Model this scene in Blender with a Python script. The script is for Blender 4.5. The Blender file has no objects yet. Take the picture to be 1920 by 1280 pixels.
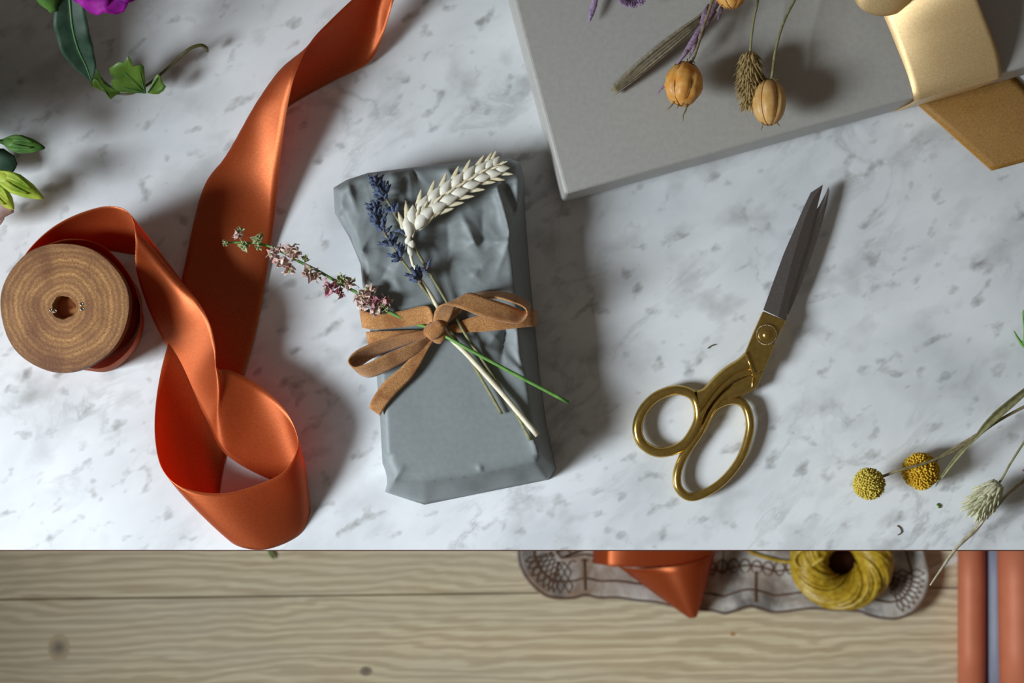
import bpy, bmesh, math, random
from mathutils import Vector, Matrix, noise, geometry

# ------------------------------------------------------------------ camera, light, exposure
TZ = 0.74                       # table top height (m); floor is z = 0
S = 3000.0                      # photograph pixels per metre on the table top
D = 0.64 * 50.0 / 36.0          # camera height above the table
CAMZ = TZ + D
scn = bpy.context.scene
COL = scn.collection
cam_d = bpy.data.cameras.new('camera'); cam = bpy.data.objects.new('camera', cam_d); COL.objects.link(cam)
cam.location = (0, 0, CAMZ); cam_d.lens = 50; cam_d.sensor_width = 36; cam_d.clip_start = 0.02
cam_d.dof.use_dof = True; cam_d.dof.focus_distance = D - 0.015; cam_d.dof.aperture_fstop = 11.0
scn.camera = cam
w = bpy.data.worlds.new('room_light'); scn.world = w; w.use_nodes = True
w.node_tree.nodes['Background'].inputs[0].default_value = (1.0, 0.86, 0.72, 1)
w.node_tree.nodes['Background'].inputs[1].default_value = 0.10
win = bpy.data.lights.new('window_light', 'AREA'); win.shape = 'RECTANGLE'; win.size = 0.46; win.size_y = 0.46; win.spread = math.radians(72)
win.energy = 7.6; win.color = (0.87, 0.945, 1.0)
wo = bpy.data.objects.new('window_light', win); COL.objects.link(wo)
wo.location = (-1.30, -0.42, TZ + 0.92)
wo.rotation_euler = (Vector((-0.02, -0.36, TZ)) - wo.location).to_track_quat('-Z', 'Y').to_euler()
vs = scn.view_settings; vs.view_transform = 'Standard'; vs.look = 'None'; vs.exposure = 0.0; vs.gamma = 1.0
vs.use_curve_mapping = False

# ------------------------------------------------------------------ helpers
R = random.Random(7)
def A(px, py, z):               # image position + absolute height -> world point
    k = (CAMZ - z) / D
    return Vector(((px - 960) / S * k, (640 - py) / S * k, z))
def T(px, py, zc=0.0): return A(px, py, TZ + zc * 0.01)      # cm above the table
def F(px, py, zc=0.0): return A(px, py, zc * 0.01)           # cm above the floor
def PX(n): return n / S
ORG = {}
def crv(pts, k=6, closed=False):
    pts = [Vector(p) for p in pts]; n = len(pts)
    if n < 3 and not closed:
        return [pts[0].lerp(pts[-1], i / k) for i in range(k + 1)]
    g = (lambda i: pts[i % n]) if closed else (lambda i: pts[min(max(i, 0), n - 1)])
    out = []
    for i in range(n if closed else n - 1):
        a, b, c, d = g(i - 1), g(i), g(i + 1), g(i + 2)
        if not closed:
            if i == 0: a = b * 2 - c
            if i == n - 2: d = c * 2 - b
        for j in range(k):
            t = j / k
            out.append(0.5 * ((2 * b) + (c - a) * t + (2 * a - 5 * b + 4 * c - d) * t * t + (3 * b - a - 3 * c + d) * t ** 3))
    if not closed: out.append(pts[-1].copy())
    return out
def lerpl(vals, t):
    if not isinstance(vals, (list, tuple)): return vals
    x = t * (len(vals) - 1); i = min(int(x), len(vals) - 2)
    return vals[i] + (vals[i + 1] - vals[i]) * (x - i)

class MB:
    def __init__(s): s.v = []; s.f = []; s.uv = {}; s.mi = []
    def add(s, vs_, fs, uvs=None):
        o = len(s.v); s.v += [Vector(p) for p in vs_]; s.f += [tuple(i + o for i in f) for f in fs]
        if uvs:
            for i, u in enumerate(uvs): s.uv[o + i] = u
        return s
    def tube(s, path, r, n=8, cap=True, closed=False, flat=1.0):
        path = [Vector(p) for p in path]; m = len(path); vs_ = []; fs = []
        prev = None
        for i, p in enumerate(path):
            if closed: t = path[(i + 1) % m] - path[i - 1]
            else: t = path[min(i + 1, m - 1)] - path[max(i - 1, 0)]
            t = t.normalized() if t.length > 0 else Vector((1, 0, 0))
            up = Vector((0, 0, 1)) if abs(t.z) < 0.95 else Vector((1, 0, 0))
            if prev is not None and abs(t.z) >= 0.9: up = prev
            x = t.cross(up).normalized(); y = x.cross(t).normalized(); prev = y
            rr = lerpl(r, i / max(m - 1, 1))
            for j in range(n):
                a = 2 * math.pi * j / n
                vs_.append(p + x * math.cos(a) * rr + y * math.sin(a) * rr * flat)
        q = m if closed else m - 1
        for i in range(q):
            for j in range(n):
                a = i * n + j; b = i * n + (j + 1) % n; i2 = (i + 1) % m
                fs.append((a, b, i2 * n + (j + 1) % n, i2 * n + j))
        if cap and not closed:
            fs.append(tuple(range(n))[::-1]); fs.append(tuple((m - 1) * n + j for j in range(n)))
        return s.add(vs_, fs)
    def tear(s, p0, p1, prof, n=7, squash=1.0, up=None):
        p0 = Vector(p0); p1 = Vector(p1); t = (p1 - p0); L = t.length; t = t / L
        up = Vector(up) if up else (Vector((0, 0, 1)) if abs(t.z) < 0.9 else Vector((1, 0, 0)))
        x = t.cross(up).normalized(); y = x.cross(t).normalized(); vs_ = []; fs = []
        for (u, r) in prof:
            for j in range(n):
                a = 2 * math.pi * j / n
                vs_.append(p0 + t * (u * L) + x * math.cos(a) * r + y * math.sin(a) * r * squash)
        m = len(prof)
        for i in range(m - 1):
            for j in range(n):
                fs.append((i * n + j, i * n + (j + 1) % n, (i + 1) * n + (j + 1) % n, (i + 1) * n + j))
        fs.append(tuple(range(n))[::-1]); fs.append(tuple((m - 1) * n + j for j in range(n)))
        return s.add(vs_, fs)
    def seed(s, p0, p1, r, n=6, squash=1.0, tip=0.1, up=None):
        return s.tear(p0, p1, [(0, r * 0.35), (0.15, r * .8), (0.4, r), (0.7, r * .75), (0.9, r * .35), (1, r * tip)], n, squash, up)
    def ball(s, c, r, n=14, m=9, sc=(1, 1, 1), jit=0.0):
        c = Vector(c); vs_ = [c + Vector((0, 0, -r * sc[2]))]; fs = []
        for i in range(1, m):
            th = math.pi * i / m - math.pi / 2
            for j in range(n):
                a = 2 * math.pi * j / n; d = Vector((math.cos(th) * math.cos(a), math.cos(th) * math.sin(a), math.sin(th)))
                k = r * (1 + jit * noise.noise(d * 2.3 + c * 40))
                vs_.append(c + Vector((d.x * sc[0], d.y * sc[1], d.z * sc[2])) * k)
        vs_.append(c + Vector((0, 0, r * sc[2]))); top = len(vs_) - 1
        for j in range(n):
            fs.append((0, 1 + (j + 1) % n, 1 + j)); fs.append((top, 1 + (m - 2) * n + j, 1 + (m - 2) * n + (j + 1) % n))
        for i in range(m - 2):
            for j in range(n):
                a = 1 + i * n + j; b = 1 + i * n + (j + 1) % n
                fs.append((a, b, b + n, a + n))
        return s.add(vs_, fs)
    def grid(s, rows, closed=False):
        m = len(rows); n = len(rows[0]); vs_ = [p for r_ in rows for p in r_]; uvs = []; L = 0
        for i in range(m):
            if i: L += (Vector(rows[i][n // 2]) - Vector(rows[i - 1][n // 2])).length
            for j in range(n): uvs.append((j / (n - 1), L))
        fs = []
        for i in range(m if closed else m - 1):
            i2 = (i + 1) % m
            for j in range(n - 1): fs.append((i * n + j, i * n + j + 1, i2 * n + j + 1, i2 * n + j))
        return s.add(vs_, fs, uvs)
    def prism(s, poly, z0, z1):
        n = len(poly); lo = [Vector((p[0], p[1], z0)) for p in poly]; hi = [Vector((p[0], p[1], z1)) for p in poly]
        fs = [tuple(range(n))[::-1], tuple(range(n, 2 * n))] + [(i, (i + 1) % n, n + (i + 1) % n, n + i) for i in range(n)]
        ar = sum(poly[i][0] * poly[(i + 1) % n][1] - poly[(i + 1) % n][0] * poly[i][1] for i in range(n))
        if ar < 0: fs = [f[::-1] for f in fs]
        return s.add(lo + hi, fs)
    def box(s, x0, x1, y0, y1, z0, z1): return s.prism([(x0, y0), (x1, y0), (x1, y1), (x0, y1)], z0, z1)
    def build(s, name, mat, parent=None, smooth=True, origin=None, solid=0, bevel=0, sub=0, offset=0.0):
        o3 = Vector(origin) if origin is not None else (ORG[parent.name] if parent else Vector((0, 0, 0)))
        me = bpy.data.meshes.new(name); me.from_pydata([v - o3 for v in s.v], [], s.f)
        if s.uv:
            ul = me.uv_layers.new(name='uv')
            for lp in me.loops: ul.data[lp.index].uv = s.uv.get(lp.vertex_index, (0, 0))
        me.validate(); me.update()
        if smooth: me.polygons.foreach_set('use_smooth', [True] * len(me.polygons))
        o = bpy.data.objects.new(name, me); COL.objects.link(o)
        if mat: me.materials.append(mat)
        if parent is not None:
            o.parent = parent; o.location = o3 - ORG[parent.name]
        else: o.location = o3
        ORG[o.name] = o3
        if solid:
            md = o.modifiers.new('solid', 'SOLIDIFY'); md.thickness = solid; md.offset = offset
        if bevel:
            md = o.modifiers.new('bevel', 'BEVEL'); md.width = bevel; md.segments = 3; md.limit_method = 'ANGLE'; md.angle_limit = 0.6
        if sub:
            md = o.modifiers.new('sub', 'SUBSURF'); md.levels = sub; md.render_levels = sub
        return o
def sharp(o, deg=40):
    """Smooth shading with sharp creases by angle."""
    me = o.data; bm = bmesh.new(); bm.from_mesh(me)
    for e in bm.edges:
        if len(e.link_faces) == 2 and e.calc_face_angle(0) > math.radians(deg): e.smooth = False
    bm.to_mesh(me); bm.free(); return o
def tag(o, label, cat, group=None, kind=None):
    o['label'] = label; o['category'] = cat
    if group: o['group'] = group
    if kind: o['kind'] = kind
    return o
def thing(name, label, cat, loc, group=None):
    o = bpy.data.objects.new(name, None); COL.objects.link(o); o.empty_display_size = 0.01
    o.location = loc; ORG[o.name] = Vector(loc); return tag(o, label, cat, group)
def ribbon(stations, k=8, n=13):
    """stations: (edge, edge) or (edge, middle, edge) world points -> rows of a smooth strip."""
    a = crv([s_[0] for s_ in stations], k); c = crv([s_[-1] for s_ in stations], k)
    b = crv([s_[1] if len(s_) == 3 else (s_[0] + s_[1]) * 0.5 for s_ in stations], k)
    rows = []
    for p, q, r_ in zip(a, b, c):
        row = []
        for j in range(n):
            t = j / (n - 1)
            row.append(p * (2 * (t - .5) * (t - 1)) + q * (4 * t * (1 - t)) + r_ * (2 * t * (t - .5)))
        rows.append(row)
    return rows
def leafrows(mid, widths, side=None, fold=0.15, n=7, k=5, wav=0.0):
    c = crv(mid, k); m = len(c); rows = []
    for i, p in enumerate(c):
        t = (c[min(i + 1, m - 1)] - c[max(i - 1, 0)]).normalized()
        sd = Vector(side) if side else Vector((0, 0, 1)).cross(t)
        sd = (sd - t * sd.dot(t)); sd = sd.normalized() if sd.length > 1e-6 else Vector((1, 0, 0))
        nn = t.cross(sd).normalized(); wd = lerpl(widths, i / (m - 1)) * 0.5
        if nn.z < 0: nn = -nn
        rows.append([p + sd * wd * u + nn * (abs(u) * wd * fold + wav * wd * math.sin(i * 1.1 + u * 2) * abs(u)) for u in [(-1 + 2 * j / (n - 1)) for j in range(n)]])
    return rows

# ------------------------------------------------------------------ materials
def srgb(r, g, b):
    f = lambda c: (c / 255 / 12.92) if c <= 10.3 else ((c / 255 + 0.055) / 1.055) ** 2.4
    return (f(r), f(g), f(b), 1)
class NT:
    def __init__(s, name):
        s.m = bpy.data.materials.new(name); s.m.use_nodes = True; s.t = s.m.node_tree; s.b = s.t.nodes['Principled BSDF']
        s.out = s.t.nodes['Material Output']
    def n(s, typ, **kw):
        nd = s.t.nodes.new(typ)
        for k, v in kw.items():
            if isinstance(k, str) and hasattr(nd, k): setattr(nd, k, v)
        return nd
    def l(s, a, b): s.t.links.new(a, b)
    def val(s, x, inp):
        if hasattr(x, 'is_linked') or hasattr(x, 'links'): s.l(x, inp)
        else: inp.default_value = x
    def coords(s, kind='Object', scale=(1, 1, 1), rot=(0, 0, 0), loc=(0, 0, 0)):
        c = s.n('ShaderNodeTexCoord'); mp = s.n('ShaderNodeMapping')
        mp.inputs['Rotation'].default_value = rot; mp.inputs['Location'].default_value = loc
        s.l(c.outputs[kind], mp.inputs[0]); m2 = s.n('ShaderNodeMapping'); m2.inputs['Scale'].default_value = scale
        s.l(mp.outputs[0], m2.inputs[0]); return m2.outputs[0]
    def noise(s, co, scale, detail=4, rough=0.55, dist=0.0):
        nd = s.n('ShaderNodeTexNoise'); s.l(co, nd.inputs['Vector']); nd.inputs['Scale'].default_value = scale
        nd.inputs['Detail'].default_value = detail; nd.inputs['Roughness'].default_value = rough; nd.inputs['Distortion'].default_value = dist
        return nd.outputs[0]
    def ramp(s, x, stops, interp='LINEAR'):
        nd = s.n('ShaderNodeValToRGB'); s.l(x, nd.inputs[0]); nd.color_ramp.interpolation = interp
        while len(nd.color_ramp.elements) < len(stops): nd.color_ramp.elements.new(0.5)
        for e, (p, c) in zip(nd.color_ramp.elements, stops):
            e.position = p; e.color = c if not isinstance(c, (int, float)) else (c, c, c, 1)
        return nd.outputs[0]
    def mix(s, f, a, b, mode='MIX'):
        nd = s.n('ShaderNodeMix', data_type='RGBA', blend_type=mode)
        s.val(f, nd.inputs[0]); s.val(a, nd.inputs[6]); s.val(b, nd.inputs[7]); return nd.outputs[2]
    def math(s, op, a, b=0.0, c=0.0):
        nd = s.n('ShaderNodeMath', operation=op); s.val(a, nd.inputs[0]); s.val(b, nd.inputs[1]); s.val(c, nd.inputs[2]); return nd.outputs[0]
    def bump(s, h, strength=0.2, dist=0.001, normal=None):
        nd = s.n('ShaderNodeBump'); nd.inputs['Strength'].default_value = strength; nd.inputs['Distance'].default_value = dist
        s.l(h, nd.inputs['Height'])
        if normal is not None: s.l(normal, nd.inputs['Normal'])
        return nd.outputs[0]
    def set(s, **kw):
        for k, v in kw.items(): s.val(v, s.b.inputs[{'base': 'Base Color', 'rough': 'Roughness', 'metal': 'Metallic', 'spec': 'Specular IOR Level', 'normal': 'Normal',
                                                   'sheen': 'Sheen Weight', 'sheenr': 'Sheen Roughness', 'sheent': 'Sheen Tint', 'coat': 'Coat Weight', 'aniso': 'Anisotropic', 'stint': 'Specular Tint'}[k]])
        return s
def pm(name, c1, c2=None, rough=0.55, metal=0.0, spec=0.4, scale=120, lo=0.35, hi=0.65, bump=0.0, bscale=600, bdist=0.0004, trans=0.0, sheen=0.0, stretch=(1, 1, 1)):
    t = NT(name); co = t.coords(scale=stretch)
    if c2: t.set(base=t.ramp(t.noise(co, scale, 5), [(lo, c1), (hi, c2)]))
    else: t.set(base=c1)
    t.set(rough=rough, metal=metal, spec=spec, sheen=sheen)
    if bump: t.set(normal=t.bump(t.noise(co, bscale, 4), bump, bdist))
    if trans:
        tr = t.n('ShaderNodeBsdfTranslucent'); mx = t.n('ShaderNodeMixShader'); mx.inputs[0].default_value = trans
        src = t.b.inputs['Base Color'].links[0].from_socket if t.b.inputs['Base Color'].is_linked else None
        if src: t.l(src, tr.inputs[0])
        else: tr.inputs[0].default_value = c1
        t.l(t.b.outputs[0], mx.inputs[1]); t.l(tr.outputs[0], mx.inputs[2]); t.l(mx.outputs[0], t.out.inputs[0])
    return t.m

def marble():
    t = NT('white_grey_marble'); co = t.coords(rot=(0, 0, math.radians(-38)))
    st = t.coords(rot=(0, 0, math.radians(-32)), scale=(1, 1.45, 1)); st2 = t.coords(rot=(0, 0, math.radians(-40)), scale=(0.9, 1.8, 1), loc=(.3, .1, 0))
    wob = t.noise(co, 26, 5)
    cloud = t.ramp(t.noise(st, 9, 5, .55, .3), [(.30, srgb(206, 210, 213)), (.62, srgb(236, 239, 241))])
    area = t.ramp(t.noise(co, 8, 3, .5), [(.36, 0.12), (.60, 1.0)])
    blot = t.ramp(t.noise(st, 34, 3, .5, .15), [(.52, 0.0), (.66, .55), (.80, 1.0)])
    c = t.mix(t.math('MULTIPLY', t.math('MULTIPLY', blot, area), 0.60), cloud, srgb(140, 139, 136))
    spot = t.ramp(t.noise(st, 74, 2.5, .45, .1), [(.60, 0.0), (.78, 1.0)])
    c = t.mix(t.math('MULTIPLY', spot, .62), c, srgb(112, 108, 101))
    rid = t.math('ABSOLUTE', t.math('SUBTRACT', t.noise(st2, 13, 6, .6, .5), 0.5))
    vein = t.ramp(rid, [(0.0, 1.0), (0.018, .5), (0.045, 0.0)])
    vm = t.ramp(t.noise(co, 13, 4), [(.47, 0.0), (.66, 1.0)])
    c = t.mix(t.math('MULTIPLY', t.math('MULTIPLY', vein, vm), .36), c, srgb(136, 136, 136))
    t.set(base=c, rough=t.ramp(wob, [(.3, .26), (.7, .36)]), spec=.35)
    return t.m
def satin(name, base, dark, trans=0.3, metal=0.25, rough=0.36, spec=.5, tcol=None):
    t = NT(name); uv = t.n('ShaderNodeUVMap'); sp = t.n('ShaderNodeSeparateXYZ'); t.l(uv.outputs[0], sp.inputs[0])
    co = t.coords(); fine = t.noise(t.coords(scale=(1, 1, 1)), 2600, 2)
    tw = t.math('SINE', t.math('ADD', t.math('MULTIPLY', sp.outputs[1], 9000.0), t.math('MULTIPLY', sp.outputs[0], 240.0)))
    h = t.math('ADD', t.math('MULTIPLY', tw, .5), fine)
    # darker stitched selvage along both edges of the strip
    ed = t.math('ABSOLUTE', t.math('SUBTRACT', sp.outputs[0], 0.5)); sel = t.math('GREATER_THAN', ed, 0.486)
    stitch = t.math('MULTIPLY', sel, t.math('GREATER_THAN', t.math('SINE', t.math('MULTIPLY', sp.outputs[1], 5200.0)), -0.2))
    col = t.mix(t.ramp(t.noise(co, 900, 3), [(.3, 0.0), (.7, 1.0)]), dark, base)
    col = t.mix(t.math('MULTIPLY', stitch, .45), col, srgb(232, 170, 110))
    t.set(base=col, rough=rough, metal=metal, spec=spec, aniso=.75, normal=t.bump(h, .10, .00006))
    tg = t.n('ShaderNodeTangent', direction_type='UV_MAP'); t.l(tg.outputs[0], t.b.inputs['Tangent'])
    tr = t.n('ShaderNodeBsdfTranslucent'); t.val(tcol if tcol else col, tr.inputs[0]); mx = t.n('ShaderNodeMixShader'); mx.inputs[0].default_value = trans
    t.l(t.b.outputs[0], mx.inputs[1]); t.l(tr.outputs[0], mx.inputs[2]); t.l(mx.outputs[0], t.out.inputs[0])
    return t.m
def oak():
    t = NT('pale_oak'); oi = t.n('ShaderNodeObjectInfo')
    co = t.n('ShaderNodeTexCoord'); mp = t.n('ShaderNodeMapping'); t.l(co.outputs['Object'], mp.inputs[0])
    cmb = t.n('ShaderNodeCombineXYZ'); t.l(t.math('MULTIPLY', oi.outputs['Random'], 7.0), cmb.inputs[0]); t.l(t.math('MULTIPLY', oi.outputs['Random'], 3.0), cmb.inputs[1])
    t.l(cmb.outputs[0], mp.inputs['Location']); v = mp.outputs[0]
    warp = t.n('ShaderNodeMapping'); warp.inputs['Scale'].default_value = (2.2, 9, 1); t.l(v, warp.inputs[0])
    big = t.noise(warp.outputs[0], 1.6, 4, .55, .5)
    sx = t.n('ShaderNodeSeparateXYZ'); t.l(v, sx.inputs[0])
    ph = t.math('ADD', t.math('MULTIPLY', sx.outputs[1], 620.0), t.math('MULTIPLY', big, 36.0))
    rings = t.ramp(t.math('ADD', t.math('MULTIPLY', t.math('SINE', ph), .5), .5), [(.15, 0.0), (.85, 1.0)])
    fine = t.n('ShaderNodeMapping'); fine.inputs['Scale'].default_value = (9, 700, 1); t.l(v, fine.inputs[0])
    fn = t.noise(fine.outputs[0], 1.0, 5, .6)
    c = t.mix(t.ramp(fn, [(.3, 0.0), (.7, 1.0)]), srgb(196, 176, 138), srgb(240, 226, 192))
    c = t.mix(t.math('MULTIPLY', rings, .42), c, srgb(150, 124, 88))
    c = t.mix(t.ramp(t.noise(warp.outputs[0], 1.3, 3), [(.4, 0.0), (.7, .4)]), c, srgb(190, 182, 166))
    t.set(base=c, rough=.5, spec=.35, normal=t.bump(fn, .1, .0006)); return t.m
def endgrain():
    t = NT('end_grain_wood'); co = t.coords(); sp = t.n('ShaderNodeSeparateXYZ'); t.l(co, sp.inputs[0])
    rr = t.math('SQRT', t.math('ADD', t.math('POWER', t.math('ABSOLUTE', sp.outputs[0]), 2.0), t.math('POWER', t.math('ABSOLUTE', sp.outputs[1]), 2.0)))
    n1 = t.noise(co, 55, 5, .6); ph = t.math('ADD', t.math('MULTIPLY', rr, 2000.0), t.math('MULTIPLY', n1, 15.0))
    ring = t.math('ADD', t.math('MULTIPLY', t.math('SINE', ph), .5), .5)
    ring2 = t.math('ADD', t.math('MULTIPLY', t.math('SINE', t.math('MULTIPLY', ph, .37)), .5), .5)
    c = t.mix(t.math('ADD', t.math('MULTIPLY', ring, .55), .25), srgb(150, 94, 48), srgb(212, 162, 100)); c = t.mix(t.math('MULTIPLY', ring2, .5), c, srgb(128, 84, 50))
    c = t.mix(t.ramp(t.noise(co, 40, 4), [(.46, 0.0), (.66, .8)]), c, srgb(112, 64, 34))
    c = t.mix(t.ramp(t.noise(co, 900, 3, .6), [(.42, 0.0), (.7, .7)]), c, srgb(104, 66, 38))
    edge = t.ramp(rr, [(0.0, .55), (.0045, .55), (.008, 0.0), (.034, 0.0), (.0385, .8)]); c = t.mix(edge, c, srgb(98, 58, 34))
    t.set(base=c, rough=.5, spec=.4, normal=t.bump(t.noise(co, 700, 4), .25, .0005)); return t.m
def suede():
    t = NT('brown_suede'); co = t.coords(); f = t.noise(co, 1500, 4, .7)
    c = t.mix(t.ramp(f, [(.35, 0.0), (.65, 1.0)]), srgb(160, 102, 52), srgb(216, 164, 108))
    c = t.mix(t.ramp(t.noise(co, 85, 4), [(.46, 0.0), (.64, .6)]), c, srgb(136, 80, 42))
    t.set(base=c, rough=.9, spec=.1, sheen=.35, sheenr=.5, normal=t.bump(f, .6, .0005)); return t.m
def paper(name, c1, c2, rough=.42, spec=.45, bump=.12):
    t = NT(name); co = t.coords()
    t.set(base=t.mix(t.ramp(t.noise(co, 300, 4), [(.35, 0.0), (.65, 1.0)]), c1, c2), rough=rough, spec=spec,
          normal=t.bump(t.noise(co, 240, 5, .6), bump, .0006)); return t.m
def carved():
    t = NT('weathered_carved_wood'); co = t.coords()
    c = t.mix(t.ramp(t.noise(co, 16, 6, .6, .4), [(.36, 0.0), (.56, 1.0)]), srgb(150, 124, 102), srgb(204, 198, 190))
    c = t.mix(t.ramp(t.noise(co, 22, 4), [(.48, 0.0), (.66, .85)]), c, srgb(96, 88, 84))
    t.set(base=c, rough=.5, spec=.45, normal=t.bump(t.noise(co, 120, 5), .4, .002)); return t.m

M = {}
M['marble'] = marble(); M['oak'] = oak(); M['endgrain'] = endgrain(); M['suede'] = suede(); M['carved'] = carved()
M['orange'] = satin('copper_orange_satin', srgb(204, 114, 62), srgb(188, 94, 44), trans=.42, metal=.6, rough=.44, spec=.6, tcol=srgb(246, 84, 8))
M['gold'] = satin('gold_satin', srgb(238, 208, 156), srgb(224, 188, 128), trans=.08, metal=.5, rough=.46, spec=.8)
M['gold_matte'] = satin('gold_twill', srgb(176, 132, 62), srgb(150, 106, 44), trans=.05, metal=.1, rough=.55)
M['greypaper'] = paper('grey_satin_paper', srgb(132, 139, 140), srgb(138, 145, 146), rough=.52, spec=.32, bump=.05)
M['boxpaper'] = paper('grey_box_paper', srgb(172, 170, 164), srgb(178, 176, 170), rough=.42, spec=.45, bump=.14)
M['brass'] = pm('gold_plated_steel', srgb(200, 168, 92), srgb(186, 152, 78), rough=.22, metal=.88, scale=300)
M['steel'] = pm('dark_steel', srgb(166, 160, 158), srgb(150, 146, 146), rough=.38, metal=.95, scale=900, bump=.05)
M['rim'] = pm('knurled_steel', srgb(170, 160, 140), rough=.3, metal=1)
M['lav'] = pm('lavender_blue', srgb(54, 68, 98), srgb(98, 110, 138), scale=900, rough=.8, spec=.2, sheen=.3)
M['lavcalyx'] = pm('lavender_calyx', srgb(110, 98, 110), srgb(150, 128, 104), scale=700, rough=.8, spec=.2)
M['olive'] = pm('olive_stem', srgb(112, 112, 74), srgb(146, 142, 100), scale=300, rough=.6, bump=.2, stretch=(1, 1, 1))
M['straw'] = pm('pale_straw', srgb(224, 214, 184), srgb(238, 230, 206), scale=300, rough=.45, spec=.5)
M['wheat'] = pm('pale_wheat', srgb(238, 232, 210), srgb(248, 246, 234), scale=500, rough=.5, spec=.45, trans=.12)
M['wheathusk'] = pm('wheat_husk', srgb(222, 206, 166), srgb(240, 232, 206), scale=500, rough=.6, trans=.12)  # the husk's own straw colour, slightly deeper than the kernels
M['green'] = pm('fresh_green_stem', srgb(92, 142, 66), srgb(118, 166, 84), scale=200, rough=.5)
M['pink'] = pm('dry_pink_petal', srgb(218, 168, 164), srgb(242, 230, 216), scale=380, rough=.75, spec=.2, trans=.2)
M['pinkdeep'] = pm('dry_magenta_petal', srgb(190, 116, 136), srgb(224, 184, 186), scale=380, rough=.75, spec=.2, trans=.2)
M['palegreen'] = pm('pale_green_bud', srgb(150, 160, 92), srgb(206, 210, 170), scale=420, rough=.7, spec=.2, trans=.2)
M['pod'] = pm('amber_seed_pod', srgb(222, 146, 52), srgb(240, 190, 108), scale=140, rough=.42, spec=.45, bump=.3, bscale=420, trans=.18)
M['podtan'] = pm('tan_seed_pod', srgb(206, 154, 82), srgb(230, 192, 126), scale=140, rough=.42, spec=.45, bump=.15, bscale=300, trans=.15)
M['podrib'] = pm('dark_pod_seam', srgb(150, 88, 36), rough=.6)
M['dryhook'] = pm('dry_style', srgb(92, 82, 44), srgb(150, 130, 90), scale=300, rough=.7)
M['bunny'] = pm('tan_grass_head', srgb(158, 132, 82), srgb(202, 180, 128), scale=500, rough=.8, spec=.15, trans=.15)
M['canary'] = pm('pale_grass_head', srgb(196, 194, 154), srgb(228, 226, 196), scale=600, rough=.7, spec=.2, trans=.15)
M['yellow'] = pm('mustard_floret', srgb(196, 152, 30), srgb(222, 186, 66), scale=500, rough=.75, spec=.2)
M['yellowpale'] = pm('pale_mustard_floret', srgb(190, 168, 60), srgb(216, 196, 100), scale=500, rough=.75, spec=.2)
M['drystem'] = pm('dry_brown_stem', srgb(112, 100, 70), srgb(148, 136, 98), scale=300, rough=.7, bump=.3)
M['drystalk'] = pm('dry_cream_stalk', srgb(190, 182, 158), srgb(152, 140, 112), scale=220, rough=.7, bump=.2)
M['greyleaf'] = pm('grey_dry_leaf', srgb(120, 112, 96), srgb(148, 140, 122), scale=500, rough=.7, stretch=(1, 1, 1), bump=.2)
M['purple'] = pm('dry_purple_bract', srgb(122, 96, 124), srgb(168, 142, 164), scale=500, rough=.6, spec=.35, trans=.1)
M['violet'] = pm('dry_violet_floret', srgb(128, 98, 146), srgb(190, 166, 196), scale=500, rough=.6, trans=.15)
M['magenta'] = pm('magenta_petal', srgb(132, 12, 138), srgb(188, 34, 178), scale=90, rough=.6, spec=.3, trans=.25)
M['darkleaf'] = pm('dark_green_leaf', srgb(26, 54, 36), srgb(62, 92, 70), scale=60, rough=.55, spec=.4, trans=.12)
M['leafvein'] = pm('leaf_vein', srgb(84, 128, 76), rough=.5)
M['ivy'] = pm('bright_ivy_leaf', srgb(82, 124, 40), srgb(116, 152, 58), scale=110, rough=.42, spec=.45, trans=.3)
M['lime'] = pm('lime_bud', srgb(128, 168, 34), srgb(206, 220, 86), scale=85, rough=.5, trans=.25)
M['budgreen'] = pm('green_bud', srgb(40, 92, 34), srgb(104, 150, 66), scale=85, rough=.5, trans=.2)
M['blush'] = pm('blush_petal', srgb(232, 196, 196), srgb(240, 222, 216), scale=60, rough=.6, trans=.3)
M['ivystem'] = pm('ivy_stem', srgb(84, 84, 42), srgb(104, 96, 58), scale=200, rough=.5)
M['raffia'] = pm('yellow_raffia', srgb(168, 132, 20), srgb(204, 172, 56), scale=160, rough=.34, spec=.5, bump=.2)
M['copperpaper'] = pm('copper_wrapping_paper', srgb(200, 118, 84), srgb(194, 110, 78), scale=30, rough=.55, metal=.1, spec=.35)
M['bluegloss'] = pm('blue_grey_gloss', srgb(126, 130, 148), srgb(134, 138, 154), scale=30, rough=.5)
M['whitepaper'] = pm('white_paper', srgb(222, 218, 210), srgb(214, 210, 200), scale=60, rough=.6)
def knotmat():
    t = NT('wood_knot'); co = t.coords(); ln = t.n('ShaderNodeVectorMath', operation='LENGTH'); t.l(co, ln.inputs[0])
    r_ = t.math('ADD', ln.outputs['Value'], t.math('MULTIPLY', t.noise(co, 120, 4), .006))
    t.set(base=t.ramp(r_, [(.004, srgb(112, 100, 86)), (.009, srgb(150, 134, 108)), (.0145, srgb(190, 170, 132))]), rough=.55); return t.m
M['knot'] = knotmat(); M['knotspeck'] = pm('resin_speck', srgb(176, 124, 76), srgb(190, 146, 98), scale=300, rough=.5)
M['dark'] = pm('dark_fill', srgb(74, 34, 18), rough=.8)  # dark brown fill for painted hole shade and the table edge strip
M['hole'] = pm('spool_hole_shade', srgb(56, 26, 16), srgb(84, 38, 20), scale=300, rough=.7)
M['groove'] = pm('carved_line', srgb(92, 62, 42), srgb(112, 80, 56), scale=60, rough=.7)
M['legwood'] = pm('table_leg_wood', srgb(96, 74, 54), srgb(116, 90, 66), scale=30, rough=.5)
M['crumb'] = pm('crumb', srgb(96, 84, 66), rough=.8)

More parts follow.
